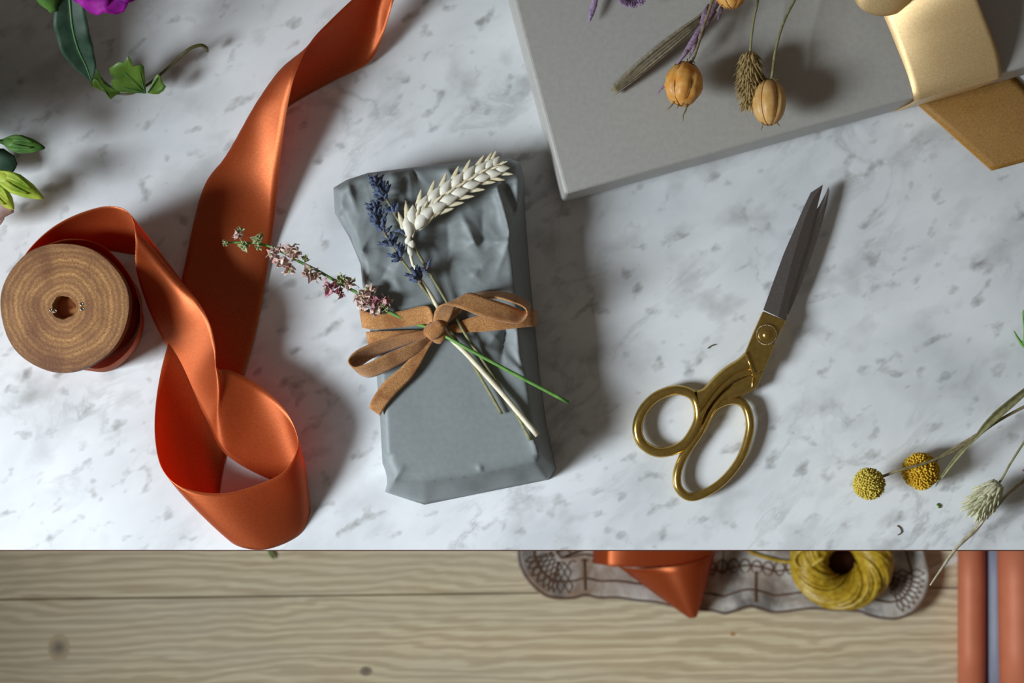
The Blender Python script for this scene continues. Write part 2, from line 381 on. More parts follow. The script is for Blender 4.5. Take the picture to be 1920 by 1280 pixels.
# ------------------------------------------------------------------ floor and table
fl = MB().box(-1.6, 1.6, -1.2, 1.2, -0.05, -0.02).build('floor', M['legwood'], origin=(0, 0, -0.02), smooth=False)
fl['kind'] = 'structure'; fl['label'] = 'pale oak plank floor below the marble table'
ang = math.radians(0.72)
seam = F(480, 1118, 0)           # a point on the seam between two planks
PW = 0.17
pm_box = MB(); pm_box.box(-1.5, 1.5, -PW / 2 + .0006, PW / 2 - .0006, -0.02, 0.0)
pmesh = None
for i in range(-4, 6):
    c = Vector((0, seam.y - seam.x * math.tan(ang), 0)) + Vector((-math.sin(ang), math.cos(ang), 0)) * ((i + .5) * PW)
    if pmesh is None:
        o = pm_box.build('plank', M['oak'], smooth=False, bevel=.0012, origin=(0, 0, 0)); pmesh = o
    else:
        o = pmesh.copy(); COL.objects.link(o)
    o.parent = fl; o.location = c - ORG[fl.name]; o.rotation_euler = (0, 0, ang)
    ORG[o.name] = c
    if i == -1: lower_plank = o
for (px, py, rx, ry) in ((110, 1214, 20, 26), (686, 1258, 12, 9), (1374, 1188, 5, 4)):
    c = F(px, py, 0); k = (CAMZ) / D
    m = MB(); m.add([c + Vector((math.cos(a) * rx / S * k, math.sin(a) * ry / S * k, .0003)) for a in [2 * math.pi * j / 20 for j in range(20)]] , [tuple(range(20))])
    kn = m.build('wood_knot', M['knot'] if rx > 8 else M['knotspeck'], origin=c); wp = kn.location.copy(); kn.parent = fl; kn.location = wp - ORG[fl.name]

edge_y = T(0, 1031).y
tb = thing('marble_table', 'white marble table top veined in grey, seen from above', 'table', (0.05, edge_y + .4, 0))
top = MB().box(-0.75, 0.85, edge_y, edge_y + .85, TZ - .02, TZ).build('tabletop', M['marble'], tb, smooth=False, bevel=.0007)
MB().box(-0.75, 0.85, edge_y - .0023, edge_y + .02, TZ - .02, TZ - .012).build('dark_edge_strip', M['dark'], tb, smooth=False)  # added dark strip jutting out low on the slab, seen as a thin line
for (x, y) in ((-.68, edge_y + .08), (.78, edge_y + .08), (-.68, edge_y + .77), (.78, edge_y + .77)):
    MB().box(x - .03, x + .03, y - .03, y + .03, 0, TZ - .02).build('leg', M['legwood'], tb, smooth=False, bevel=.003)

# ------------------------------------------------------------------ orange ribbon on its wooden spool
sc_true = Vector((*T(120, 576, 5.0).xy, TZ))
sp = thing('ribbon_spool', 'copper orange satin ribbon looping off a wooden log-slice spool', 'ribbon', sc_true)
def disc(name, z0, z1, r, hole, parent):
    m = MB(); n = 72; rows = []
    prof = [(hole, z0), (r * .985, z0), (r, z0 + .0012), (r * 1.0, z1 - .0014), (r * .988, z1), (hole + .0006, z1), (hole, z1 - .0008), (hole, z0)]
    for j in range(n + 1):
        a = 2 * math.pi * j / n; wob = 1 + .012 * math.sin(3 * a + 1) + .006 * math.sin(7 * a)
        h = 1 + .05 * math.sin(3 * a + 2) + .03 * math.sin(7 * a)
        rows.append([sc_true + Vector((math.cos(a) * q * (wob if q > r * .5 else h), math.sin(a) * q * (wob if q > r * .5 else h), z)) for q, z in prof])
    m.grid(rows); o = m.build(name, M['endgrain'], parent); return sharp(o, 35)
RD = PX(122) * (1 - .05 / D)
d1 = disc('end_disc', .0425, .050, RD, .0066, sp); disc('end_disc', 0.0, .006, RD * .86, .006, sp)
m = MB(); m.tear(sc_true + Vector((0, 0, .006)), sc_true + Vector((0, 0, .0425)), [(0, RD * .84), (1, RD * .86)], 60); m.build('wound_ribbon', M['orange'], sp)
for (px, py, r_) in ((103, 583, 3.6), (95.5, 581, 2.6), (154, 579, 3.6), (153, 570, 3.2)):
    c = T(px, py, 5.0); k = (CAMZ - c.z) / D
    m = MB(); m.tube([c + Vector((math.cos(a) * r_ * .8 / S, math.sin(a) * r_ * .8 / S, .0001)) for a in [2 * math.pi * j / 12 for j in range(12)]], .0003, 6, closed=True); ring = m.build('nail_eyelet', M['rim'], d1)
    MB().tear(c - Vector((0, 0, .001)), c + Vector((0, 0, .00012)), [(0, r_ * .75 / S), (1, r_ * .75 / S)], 12).build('nail_hole_shade', M['dark'], d1)  # dark disc painted as the shade inside the eyelet
m = MB(); m.tear(sc_true + Vector((0, 0, .008)), sc_true + Vector((0, 0, .038)), [(0, .0068), (1, .0068)], 24); m.build('hole_shade_plug', M['hole'], sp)  # dark plug closing the centre hole, coloured for the shade inside it

E = lambda a, b, mid=None: (T(*a), T(*mid), T(*b)) if mid else (T(*a), T(*b))
# one continuous strip: loose turn round the spool, over, down, round the open loop, then up the table
st = []
wrap = [((75, 463, 4.2), (98, 488, .4)), ((130, 448, 4.2), (138, 478, .4)), ((188, 459, 4.2), (190, 488, .4)), ((235, 504, 4.2), (238, 528, .3)), ((260, 558, 4.2), (266, 580, .2)), ((262, 612, 4.1), (267, 624, .2)),
        ((243, 655, 4.1), (248, 662, .2)), ((200, 688, 4.1), (208, 694, .2)), ((150, 690, 4.1), (165, 694, .2)), ((95, 678, 4.1), (120, 682, .2)), ((50, 640, 4.1), (75, 640, .2)),
        ((28, 590, 4.1), (60, 590, .2)), ((26, 535, 4.2), (60, 540, .2)), ((40, 490, 4.4), (75, 505, .4))]
for a, b in wrap: st.append(E(a, b))
st += [E((66, 455, 4.7), (95, 478, .5)), E((104, 423, 4.9), (130, 466, .6)), E((150, 400, 5.1), (165, 464, .6)), E((198, 387, 5.3), (207, 470, .6), (200, 425, 3.2)),
       E((232, 392, 5.5), (256, 478, .7), (252, 432, 3.3)), E((249, 412, 5.5), (300, 482, 1.2), (277, 443, 3.6)), E((254, 450, 5.0), (322, 503, 2.2), (290, 466, 4.0)),
       E((256, 508, 3.9), (340, 526, 3.0), (300, 500, 3.9)), E((281, 585, 2.0), (373, 568, 3.8)), E((314, 651, .8), (393, 607, 4.0)),
       E((352, 721, .45), (403, 648, 3.8)), E((388, 786, .5), (407, 690, 3.4), (406, 742, 2.6)), E((412, 838, .45), (432, 694, 2.9), (418, 765, 2.2)),
       E((446, 868, .25), (482, 720, 2.7)), E((500, 896, .1), (532, 765, 2.9), (521, 833, 1.2)), E((546, 912, .05), (556, 812, 3.1), (560, 865, 1.3)), E((574, 934, .05), (556, 846, 3.2), (574, 885, 1.7)),
       E((581, 962, .05), (532, 884, 3.3), (562, 925, 1.9)), E((560, 1002, .05), (489, 906, 3.3), (525, 957, 1.9)), E((505, 1028, .05), (430, 923, 3.3), (463, 980, 2.0)),
       E((455, 1026, .05), (375, 922, 3.2), (408, 977, 2.0)), E((424, 1006, .05), (330, 907, 3.1), (370, 957, 1.8)), E((411, 965, .05), (302, 874, 2.9), (348, 922, 1.4)),
       E((413, 915, .05), (291, 820, 2.6), (343, 868, 1.1)), E((424, 855, .05), (292, 760, 2.1), (350, 808, .8)), E((440, 780, .05), (302, 695, 1.5), (366, 740, .6)),
       E((460, 700, .05), (318, 632, 1.0)), E((480, 625, .1), (333, 560, .7)), E((495, 545, .15), (350, 480, .5)), E((506, 470, .3), (366, 405, .3), (440, 440, .7)),
       E((515, 400, .8), (385, 345, .15), (445, 368, .8)), E((522, 335, 1.5), (415, 305, .1), (447, 300, .9)), E((530, 265, 2.4), (455, 270, .08), (465, 232, 1.1)), E((540, 196, 3.3), (505, 226, .08), (492, 176, 1.6)),
       E((555, 135, 4.0), (560, 188, .1), (532, 128, 2.0)), E((582, 80, 4.1), (625, 152, .25), (590, 100, 2.0)), E((618, 40, 3.8), (690, 118, .5), (650, 78, 1.5)), E((662, -2, 3.4), (717, 68, 1.4), (690, 36, 1.6)),
       E((715, -50, 3.0), (740, -5, 2.6), (722, -30, 2.2)), E((750, -120, 2.4), (770, -70, 2.4)), E((800, -200, 1.6), (830, -150, 1.4))]
m = MB(); m.grid(ribbon(st, 8, 15)); m.build('ribbon', M['orange'], sp, solid=.0004)

# ------------------------------------------------------------------ the wrapped grey gift
gc = T(850, 620, 0)
gift = thing('wrapped_gift', 'small parcel in creased grey paper tied with a brown suede bow', 'gift', gc)
pairs = [((625, 352, 2.5), (662, 372)), ((650, 337, 3.1), (672, 362)), ((690, 324, 3.3), (705, 352)), ((770, 314, 3.4), (775, 342)), ((850, 306, 3.4), (850, 334)),
         ((955, 297, 3.3), (948, 324)), ((975, 304, 2.9), (975, 328)), ((982, 338, 2.8), (983, 352)), ((973, 390, 3.2), (985, 402)), ((963, 447, 3.6), (990, 470)),
         ((967, 520, 3.75), (996, 540)), ((977, 600, 3.8), (1003, 612)), ((988, 690, 3.8), (1012, 702)), ((1001, 780, 3.7), (1024, 792)), ((1018, 858, 3.2), (1043, 880)),
         ((1008, 871, 3.2), (1029, 899)), ((905, 892, 3.5), (915, 922)), ((795, 908, 3.4), (796, 946)), ((733, 908, 3.1), (722, 922)),
         ((717, 868, 3.0), (735, 868)), ((713, 790, 3.0), (733, 790)), ((706, 700, 3.0), (728, 700)), ((692, 610, 3.0), (715, 612)), ((679, 530, 3.0), (706, 530)), ((676, 495, 2.9), (702, 497)),
         ((655, 445, 2.7), (685, 450)), ((628, 400, 2.5), (665, 410))]
# dense outline, rounded shoulders and paper creases (start point strong, end point fading out)
creases = [((773, 320), (791, 347), -.34, 8), ((767, 322), (773, 392), .26, 15), ((838, 318), (860, 348), .24, 9), ((860, 322), (873, 352), -.22, 8), ((893, 461), (858, 385), .34, 17), ((903, 452), (906, 375), -.22, 20),
           ((930, 345), (957, 445), .30, 11), ((957, 445), (935, 350), .34, 13), ((948, 345), (976, 440), -.46, 15), ((934, 345), (974, 303), .26, 9), ((957, 445), (925, 530), .22, 14), ((957, 445), (890, 470), .16, 12), ((970, 440), (960, 330), -.2, 8),
           ((652, 345), (672, 405), .22, 12), ((673, 475), (730, 468), .26, 11), ((673, 475), (705, 425), .20, 11), ((638, 395), (671, 470), -.34, 9), ((660, 362), (745, 340), -.14, 14), ((700, 345), (712, 420), .12, 16),
           ((838, 420), (846, 560), -.20, 26), ((800, 400), (780, 470), .12, 22), ((770, 452), (735, 520), .16, 13), ((730, 500), (690, 560), -.16, 14), ((885, 520), (930, 470), .14, 16), ((905, 500), (850, 510), -.1, 12),
           ((949, 615), (938, 690), -.40, 11), ((968, 612), (976, 705), .26, 12), ((930, 628), (905, 660), .14, 12), ((985, 690), (955, 640), .14, 14), ((1017, 856), (980, 795), .18, 9), ((898, 874), (914, 906), .16, 5), ((905, 884), (893, 908), -.12, 5),
           ((677, 525), (712, 560), -.22, 12), ((720, 640), (700, 700), -.10, 14), ((735, 905), (760, 870), .16, 8), ((740, 520), (760, 560), .10, 14)]
def dseg(x, y, a, b):
    vx, vy = b[0] - a[0], b[1] - a[1]; L2 = vx * vx + vy * vy; t_ = max(0, min(1, ((x - a[0]) * vx + (y - a[1]) * vy) / L2))
    return math.hypot(x - a[0] - vx * t_, y - a[1] - vy * t_), t_
def crumple(x, y):
    h = 0
    for a, b, amp, wd in creases:
        d, t_ = dseg(x, y, a, b); h += amp * (1 - t_) ** .8 * (min(1, t_ * 6 + .45)) * math.exp(-d / wd * 1.35)
    up = max(0, min(1, (600 - y) / 150)); p = Vector((x / 60, y / 60, 0))
    return h + up * (.17 * (.25 - abs(noise.noise(p * .85 + Vector((2.3, 7.1, 0))))) + .09 * (.25 - abs(noise.noise(p * 1.7 + Vector((5, 1, 0)))))) + .02 * noise.noise(p * .8 + Vector((9, 0, 0)))
bd = []; bb = []
for q in range(len(pairs)):
    (a, b), (a2, b2) = pairs[q], pairs[(q + 1) % len(pairs)]; k = max(1, int(math.hypot(a2[0] - a[0], a2[1] - a[1]) / 6))
    for u in range(k):
        f_ = u / k; bd.append(tuple(a[c] + (a2[c] - a[c]) * f_ for c in range(3))); bb.append((b[0] + (b2[0] - b[0]) * f_, b[1] + (b2[1] - b[1]) * f_))
nb = len(bd)
def inside(x, y):
    c = False
    for i_ in range(nb):
        x1, y1 = bd[i_][:2]; x2, y2 = bd[i_ - 1][:2]
        if (y1 > y) != (y2 > y) and x < (x2 - x1) * (y - y1) / (y2 - y1) + x1: c = not c
    return c
ins = []
for gy in range(290, 950, 4):
    for gx in range(620, 1050, 4):
        x = gx + (2 if (gy // 4) % 2 else 0); y = gy
        if not inside(x, y): continue
        q = min(range(nb), key=lambda i_: (bd[i_][0] - x) ** 2 + (bd[i_][1] - y) ** 2); d = 99
        for q1, q2 in ((q, (q + 1) % nb), (q - 1, q)):
            dd_, t_ = dseg(x, y, bd[q1], bd[q2])
            if dd_ < d: d = dd_; zq = bd[q1][2] + (bd[q2][2] - bd[q1][2]) * t_
        if d < 2.8: continue
        wd = 26 if y > 850 else (13 if x > 930 else 16); f_ = min(1, d / wd); f_ = math.sqrt(1 - (1 - f_) ** 2)
        ins.append(T(x, y, zq + (4.08 - zq) * f_ + 1.5 * crumple(x, y) * min(1, d / 9)))
tops = [T(*p) for p in bd]
res = geometry.delaunay_2d_cdt([p.xy for p in tops] + [p.xy for p in ins], [(i_, (i_ + 1) % nb) for i_ in range(nb)], [], 1, 1e-7)
zs = {i_: p.z for i_, p in enumerate(tops + ins)}
m = MB(); m.add([Vector((v.x, v.y, zs[o_[0]] if o_ else TZ + .035)) for v, o_ in zip(res[0], res[3])], [tuple(f_) for f_ in res[2]])
idx = {}
for new, orig in enumerate(res[3]):
    for o_ in orig: idx[o_] = new
prev = [idx[i_] for i_ in range(nb)]; gxy = Vector((gc.x, gc.y, 0))
for r_ in (.18, .4, .62, .82, 1.0):
    o0 = len(m.v)
    for i_ in range(nb):
        b_ = T(bb[i_][0], bb[i_][1], 0.02); p = tops[i_].lerp(b_, r_); out_ = (Vector((p.x, p.y, 0)) - gxy).normalized()
        fold = noise.noise(Vector((bd[i_][0] / 38, bd[i_][1] / 38, r_ * .8))) * .0020 * math.sin(r_ * math.pi)
        m.v.append(p + out_ * (.0010 * math.sin(r_ * math.pi) + fold))
    for i_ in range(nb): m.f.append((prev[i_], prev[(i_ + 1) % nb], o0 + (i_ + 1) % nb, o0 + i_))
    prev = [o0 + i_ for i_ in range(nb)]
m.f.append(tuple(prev))
po = m.build('wrapping_paper', M['greypaper'], gift)
bm = bmesh.new(); bm.from_mesh(po.data); bmesh.ops.recalc_face_normals(bm, faces=bm.faces); bm.to_mesh(po.data); bm.free()
po.data.polygons.foreach_set('use_smooth', [True] * len(po.data.polygons))

sr = MB()   # knot body
kc = T(815, 622, 4.75)
for (p, q, r_) in (((797, 612, 4.7), (834, 636, 4.6), 16), ((801, 632, 5.0), (830, 606, 5.1), 14)):
    a, b = T(*p), T(*q); r_ = PX(r_)
    sr.tear(a, b, [(0, r_ * .62), (.12, r_ * .86), (.3, r_ * .98), (.5, r_ * 1.02), (.7, r_ * .98), (.88, r_ * .86), (1, r_ * .6)], 18, .62)
bow = sr.build('knot', M['suede'], gift, sub=1)
def sband(name, stations, k=6, solid=.0009):
    mm = MB(); mm.grid(ribbon(stations, k, 7)); return mm.build(name, M['suede'], bow, solid=solid)
sband('wrapped_band', [E((690, 575, 1.0), (703, 612, 1.0)), E((676, 577, 3.0), (684, 614, 3.0)), E((676, 580, 3.75), (681, 614, 3.75)), E((690, 585, 4.2), (694, 617, 4.2)), E((715, 588, 4.3), (716, 617, 4.3)), E((755, 582, 4.4), (758, 613, 4.4)), E((794, 573, 4.6), (800, 607, 4.55)), E((808, 580, 4.8), (811, 612, 4.7)), E((815, 602, 4.6), (818, 618, 4.6))])
sband('wrapped_band', [E((705, 622, 1.0), (708, 650, 1.0)), E((688, 622, 3.4), (693, 650, 3.4)), E((692, 622, 4.1), (697, 650, 4.1)), E((720, 620, 4.3), (724, 650, 4.2)), E((765, 619, 4.35), (770, 646, 4.3)), E((812, 618, 4.5), (812, 634, 4.4))])
sband('wrapped_band', [E((822, 613, 4.5), (822, 627, 4.5)), E((845, 609, 4.35), (842, 624, 4.35)), E((893, 592, 4.4), (900, 622, 4.4)), E((950, 586, 4.4), (953, 617, 4.4)), E((985, 582, 4.15), (987, 613, 4.15)), E((1002, 581, 3.6), (1004, 612, 3.6)), E((1005, 581, 2.0), (1008, 612, 2.0)), E((1006, 583, .6), (1008, 612, .6))])
sband('bow_loop', [E((811, 612, 4.8), (834, 613, 4.8)), E((813, 594, 5.2), (846, 594, 5.1)), E((818, 580, 5.7), (854, 576, 5.5)), E((833, 571, 6.1), (866, 556, 5.7)), E((862, 577, 6.2), (884, 549, 5.8)), E((900, 592, 6.2), (918, 560, 5.8)), E((945, 603, 6.1), (957, 573, 5.6)), E((972, 606, 6.0), (983, 584, 5.4)), E((988, 594, 6.0), (995, 574, 5.0)),
     E((984, 577, 5.9), (984, 562, 4.9)), E((958, 565, 5.9), (960, 551, 4.8)), E((925, 558, 5.6), (928, 547, 4.6)), E((886, 566, 5.1), (884, 552, 4.5)), E((848, 598, 4.8), (842, 588, 4.5)), E((826, 618, 4.7), (822, 608, 4.6))])
sband('bow_loop', [E((808, 627, 5.0), (812, 636, 4.6)), E((775, 643, 5.3), (784, 662, 4.7)), E((724, 664, 5.5), (738, 689, 4.8)), E((688, 682, 5.6), (702, 705, 4.7)), E((665, 688, 5.6), (682, 705, 4.6)), E((653, 677, 5.6), (669, 694, 4.5)), E((664, 661, 5.5), (681, 682, 4.4)), E((692, 646, 5.3), (704, 668, 4.3)), E((742, 630, 5.0), (750, 650, 4.3)), E((803, 618, 4.8), (805, 632, 4.5))])
sband('tail', [E((800, 632, 4.7), (818, 634, 4.7)), E((790, 646, 4.75), (808, 646, 4.7)), E((754, 687, 4.75), (778, 700, 4.5)), E((720, 716, 4.7), (746, 734, 4.4)), E((698, 748, 4.5), (724, 760, 4.3)), E((692, 764, 4.3), (713, 779, 4.1))])

# ------------------------------------------------------------------ sprigs tucked under the bow
def lavender(label, pts, clusters, end):
    root = thing('lavender_sprig', label, 'lavender', T(*pts[-1]), 'lavender sprigs on the grey parcel')
    clusters = [(a_, b_, c_, d_, e_ * 1.06) for a_, b_, c_, d_, e_ in clusters]
    path = crv([T(*p) for p in pts + end], 8)
    MB().tube(path, [.0006, .0008, .0009, .0010, .0010], 7).build('stem', M['olive'], root)
    for (px, py, z, nb_, sz) in clusters:
        c = T(px, py, z); i = min(range(len(path)), key=lambda q: (path[q] - c).length); i = max(1, min(i, len(path) - 2)); ax = (path[i - 1] - path[i + 1]).normalized()
        cal = MB(); fl_ = MB()
        for k in range(nb_):
            a = 2 * math.pi * k / nb_ + R.uniform(-.4, .4); sd = ax.cross(Vector((0, 0, 1))).normalized(); nn = Vector((0, 0, 1))
            d = (ax * R.uniform(.3, 1.1) + sd * math.cos(a) * .95 + nn * (math.sin(a) * .7)).normalized(); L = PX(sz * 1.08) * R.uniform(.8, 1.15)
            s0 = c + ax * PX(R.uniform(-6, 5)); fl_.seed(s0 + d * L * .15, s0 + d * L, PX(sz * .25), 7, 1, .6)
            if k % 2 == 0:
                for g in (-.5, .5):
                    e = (d + sd * g * .5 + ax * g * .3).normalized(); fl_.seed(s0 + d * L * .75, s0 + d * L * .8 + e * L * .45, PX(sz * .13), 5, .5, .5)
            cal.seed(s0 - d * L * .15, s0 + d * L * .32, PX(sz * .17), 6)
        p = fl_.build('floret', M['lav'], root); cal.build('calyx', M['lavcalyx'], p)
    return root
z5 = lambda x, y: (620 + x / 3.764, 280 + y / 3.764)
lavender('lavender sprig leaning toward the wheat ear, its blue tip nearest the parcel top edge', [(702, 326, 5.0), (712, 350, 5.0), (721, 368, 5.0), (730, 382, 5.0), (742, 405, 5.0), (766, 440, 5.0), (784, 475, 4.9), (806, 512, 4.8), (838, 566, 4.5)],
         [(703, 337, 5.1, 7, 14), (708, 346, 5.1, 6, 12), (715, 357, 5.1, 8, 15), (722, 368, 5.1, 9, 17), (716, 372, 5.1, 6, 14), (738, 396, 5.1, 7, 16), (757, 434, 5.1, 3, 14), (803, 508, 5.0, 4, 13)], [(872, 625, 4.5), (905, 675, 4.4), (962, 765, 4.4), (995, 825, 4.35)])
lavender('lavender sprig at left with crowded blue florets down to the bow', [(704, 386, 4.9), (708, 405, 4.9), (718, 430, 4.9), (733, 457, 4.9), (748, 480, 4.9), (768, 506, 4.8), (786, 530, 4.8), (812, 566, 4.5)],
         [(704, 390, 5.0, 7, 13), (700, 400, 5.0, 6, 13), (709, 398, 5.0, 6, 13), (707, 412, 5.0, 8, 14), (714, 424, 5.0, 9, 16), (721, 436, 5.0, 5, 13), (733, 455, 5.0, 8, 17), (741, 463, 5.0, 4, 13), (750, 482, 5.0, 10, 18), (784, 522, 5.0, 9, 18)], [(848, 626, 4.5), (880, 672, 4.4), (915, 730, 4.4), (941, 776, 4.35)])

wh = thing('wheat_ear', 'pale cream wheat ear lying across the grey parcel', 'wheat', T(830, 450, 4.2))
wp = [z5(575, 600), z5(600, 520), z5(690, 420), z5(790, 340), z5(900, 265), z5(1010, 195), z5(1110, 150), z5(1170, 118)]
wpath = crv([T(x, y, 5.1) for x, y in wp], 8)
MB().tube(crv([T(*z5(600, 530), 5.0), T(*z5(560, 620), 5.0), T(*z5(556, 700), 4.9), T(*z5(575, 790), 4.8), T(*z5(610, 880), 4.7), T(*z5(740, 1085), 4.5), T(838, 624, 4.5), T(880, 668, 4.5), T(940, 735, 4.45), T(1008, 816, 4.5)], 6), [.0007, .0008, .0009, .0012, .0014, .0016, .0017, .0017], 9).build('stem', M['straw'], wh)
nk = 10
for i in range(nk):
    t_ = i / (nk - 1); q = int(t_ * (len(wpath) - 3)) + 1; c = wpath[q]; ax = (wpath[q + 1] - wpath[q - 1]).normalized(); sd = ax.cross(Vector((0, 0, 1))).normalized()
    for s_ in (-1, 1):
        if i == nk - 1 and s_ == 1: continue
        ss = 1.0 - .38 * t_ ** 2; L = PX(46 * ss); w_ = PX(11 * ss)
        b0 = c + ax * PX(8 * s_) + sd * s_ * PX(3); d = (ax * .9 + sd * s_ * .36 + Vector((0, 0, .12 + .1 * (s_ > 0)))).normalized()
        sm = MB(); sm.tear(b0, b0 + d * L * .9, [(0, w_ * .3), (.14, w_ * .7), (.36, w_), (.58, w_ * .92), (.8, w_ * .5), (.92, w_ * .22), (1, w_ * .05)], 10, .85); spk = sm.build('spikelet', M['wheat'], wh)
        hk = MB()
        d2 = (d + sd * s_ * .22 + ax * .05).normalized(); hk.seed(b0 + sd * s_ * PX(6) - Vector((0, 0, .0012)), b0 + sd * s_ * PX(7) + d2 * L * 1.0 - Vector((0, 0, .0008)), w_ * .5, 6, .5, .06)
        d3 = (d - sd * s_ * .28 + Vector((0, 0, .08))).normalized(); hk.seed(b0 - sd * s_ * PX(5), b0 - sd * s_ * PX(4) + d3 * L * .95, w_ * .34, 6, .5, .05)
        hk.build('husk', M['wheathusk'], spk)
for (x0, y0, x1, y1, r_) in ((535, 670, 560, 605, 6), (575, 750, 545, 680, 6), (565, 700, 580, 640, 7), (610, 870, 590, 815, 4)):
    sm = MB(); sm.seed(T(*z5(x0, y0), 5.0), T(*z5(x1, y1), 5.2), PX(r_), 7, .7); sm.build('spikelet', M['wheat'], wh)

pk = thing('larkspur_sprig', 'dried pink larkspur sprig sticking out left of the grey parcel', 'dried flower', T(690, 572, 4.0))
z4 = lambda x, y: (400 + x / 3.5556, 280 + y / 3.5556)
ps = [z4(80, 622), z4(180, 620), z4(330, 632), z4(450, 680), z4(570, 745), z4(700, 810), z4(830, 885), z4(950, 950), z4(1060, 1010), z4(1170, 1080)]
ppath = [T(x, y, 4.4) for x, y in ps] + [T(770, 604, 4.3), T(800, 613, 4.4), T(835, 630, 4.7), T(880, 655, 4.9), T(960, 698, 4.7), T(1066, 754, 4.3)]
MB().tube(crv(ppath, 5), [.0006, .0008, .0009, .0010, .0011, .0011, .0012], 7).build('stem', M['green'], pk)
def blossom(c, r_, kind, parent, npet=6):
    m1 = MB()
    for k in range(npet):
        a = 2 * math.pi * k / npet + R.uniform(-.4, .4); el = R.uniform(-.2, 1.0); d = Vector((math.cos(a) * math.cos(el), math.sin(a) * math.cos(el), math.sin(el))); L = r_ * R.uniform(.75, 1.2)
        sd = d.cross(Vector((R.uniform(-1, 1), R.uniform(-1, 1), R.uniform(-.3, 1)))).normalized(); up = d.cross(sd)
        m1.grid(leafrows([c, c + d * L * .35 + up * L * .12, c + d * L * .7 + up * L * .18 * R.uniform(-1, 1), c + d * L + up * L * .3 * R.uniform(-1, 1)], [r_ * .25, r_ * .75, r_ * .8, r_ * .35, r_ * .1], sd, R.uniform(.2, .7), 5, 3, .25))
    ob = m1.build('blossom', M[kind], parent, solid=.0002)
    m2 = MB(); [m2.seed(c - Vector((0, 0, .001)), c + Vector((R.uniform(-1, 1), R.uniform(-1, 1), R.uniform(.2, 1))).normalized() * r_ * .8, r_ * .18, 5, .6) for _ in range(3)]
    m2.build('sepal', M['palegreen'], ob)
for (x, y, r_, kd) in ((82, 625, 20, 'palegreen'), (165, 570, 28, 'pink'), (205, 640, 30, 'palegreen'), (300, 600, 32, 'palegreen'), (300, 650, 20, 'palegreen'), (180, 540, 20, 'palegreen'), (400, 700, 32, 'pink'), (440, 745, 40, 'pink'), (510, 790, 36, 'pink'), (450, 660, 24, 'pink'), (520, 670, 48, 'pink'), (550, 700, 36, 'pink'), (615, 725, 22, 'palegreen'),
                      (640, 830, 45, 'pink'), (690, 850, 30, 'pink'), (780, 920, 45, 'pinkdeep'), (840, 950, 34, 'pinkdeep'), (860, 870, 38, 'palegreen'), (910, 890, 42, 'pink'), (990, 980, 44, 'pink'), (1040, 950, 44, 'pink'), (1060, 1020, 48, 'pinkdeep'), (1000, 1040, 38, 'pink'), (1110, 1020, 44, 'pinkdeep'), (1155, 1010, 34, 'pink'), (1090, 1060, 40, 'pink'), (1140, 1060, 30, 'palegreen')):
    x_, y_ = z4(x, y); blossom(T(x_, y_, 4.6), PX(1.45 * r_ / 3.5556), kd, pk, 7)

# ------------------------------------------------------------------ gold scissors
sz = thing('scissors', 'gold handled dressmaking scissors with dark steel blades', 'scissors', T(1370, 720, 0))
def prism_px(poly, z0, z1, zref=None):
    zr = (z0 + z1) / 2 if zref is None else zref
    return [T(x, y, zr).xy for x, y in poly], TZ + z0 * .01, TZ + z1 * .01
def blade(out, ridge, z0, z1, name='blade'):
    """Out: outline; ridge: line along which the blade is thickest (hollow bevel to the cutting edge)."""
    m_ = MB(); m_.prism(*prism_px(out, z0, z1, z1)); return m_.build(name, M['steel'], sz, smooth=False, bevel=.0004)
# front blade: spine facet and cutting facet meet on a ridge
spine = [(1431, 581), (1450, 528), (1470, 474), (1490, 428), (1507, 388), (1520, 361), (1543, 346)]
ridge = [(1459, 594), (1471, 545), (1485, 490), (1499, 440), (1512, 402), (1523, 376), (1543, 346)]
cut = [(1474, 601), (1481, 560), (1497, 508), (1511, 465), (1523, 422), (1534, 382), (1543, 347)]
m = MB(); rows = []
for a, b, c in zip(spine, ridge, cut):
    rows.append([T(*a, .95), T(*a, 1.22), T(*b, 1.28), T(*c, 1.06), T(*c, .98), T(*a, .95)])
m.grid(rows); m.f.append((0, 1, 2, 3, 4)); b1 = m.build('blade', M['steel'], sz, smooth=False)
spine2 = [(1478, 590), (1500, 540), (1516, 498), (1536, 437), (1551, 382), (1555.5, 358), (1553.5, 351)]
edge2 = [(1440, 580), (1462, 528), (1480, 478), (1502, 424), (1536, 386), (1548.5, 362), (1553, 351)]
m = MB(); rows = []
for a, b in zip(spine2, edge2):
    mid_ = ((a[0] * .6 + b[0] * .4), (a[1] * .6 + b[1] * .4))
    rows.append([T(*a, .55), T(*a, .80), T(*mid_, .90), T(*b, .86), T(*b, .62), T(*a, .55)])
m.grid(rows); m.f.append((0, 1, 2, 3, 4)); m.build('blade', M['steel'], sz, smooth=False)
def ringpath(pts, z, r_, flat, mb, n=12):
    mb.tube(crv([T(x, y, z) for x, y in pts], 6, closed=True), r_, n, closed=True, flat=flat)
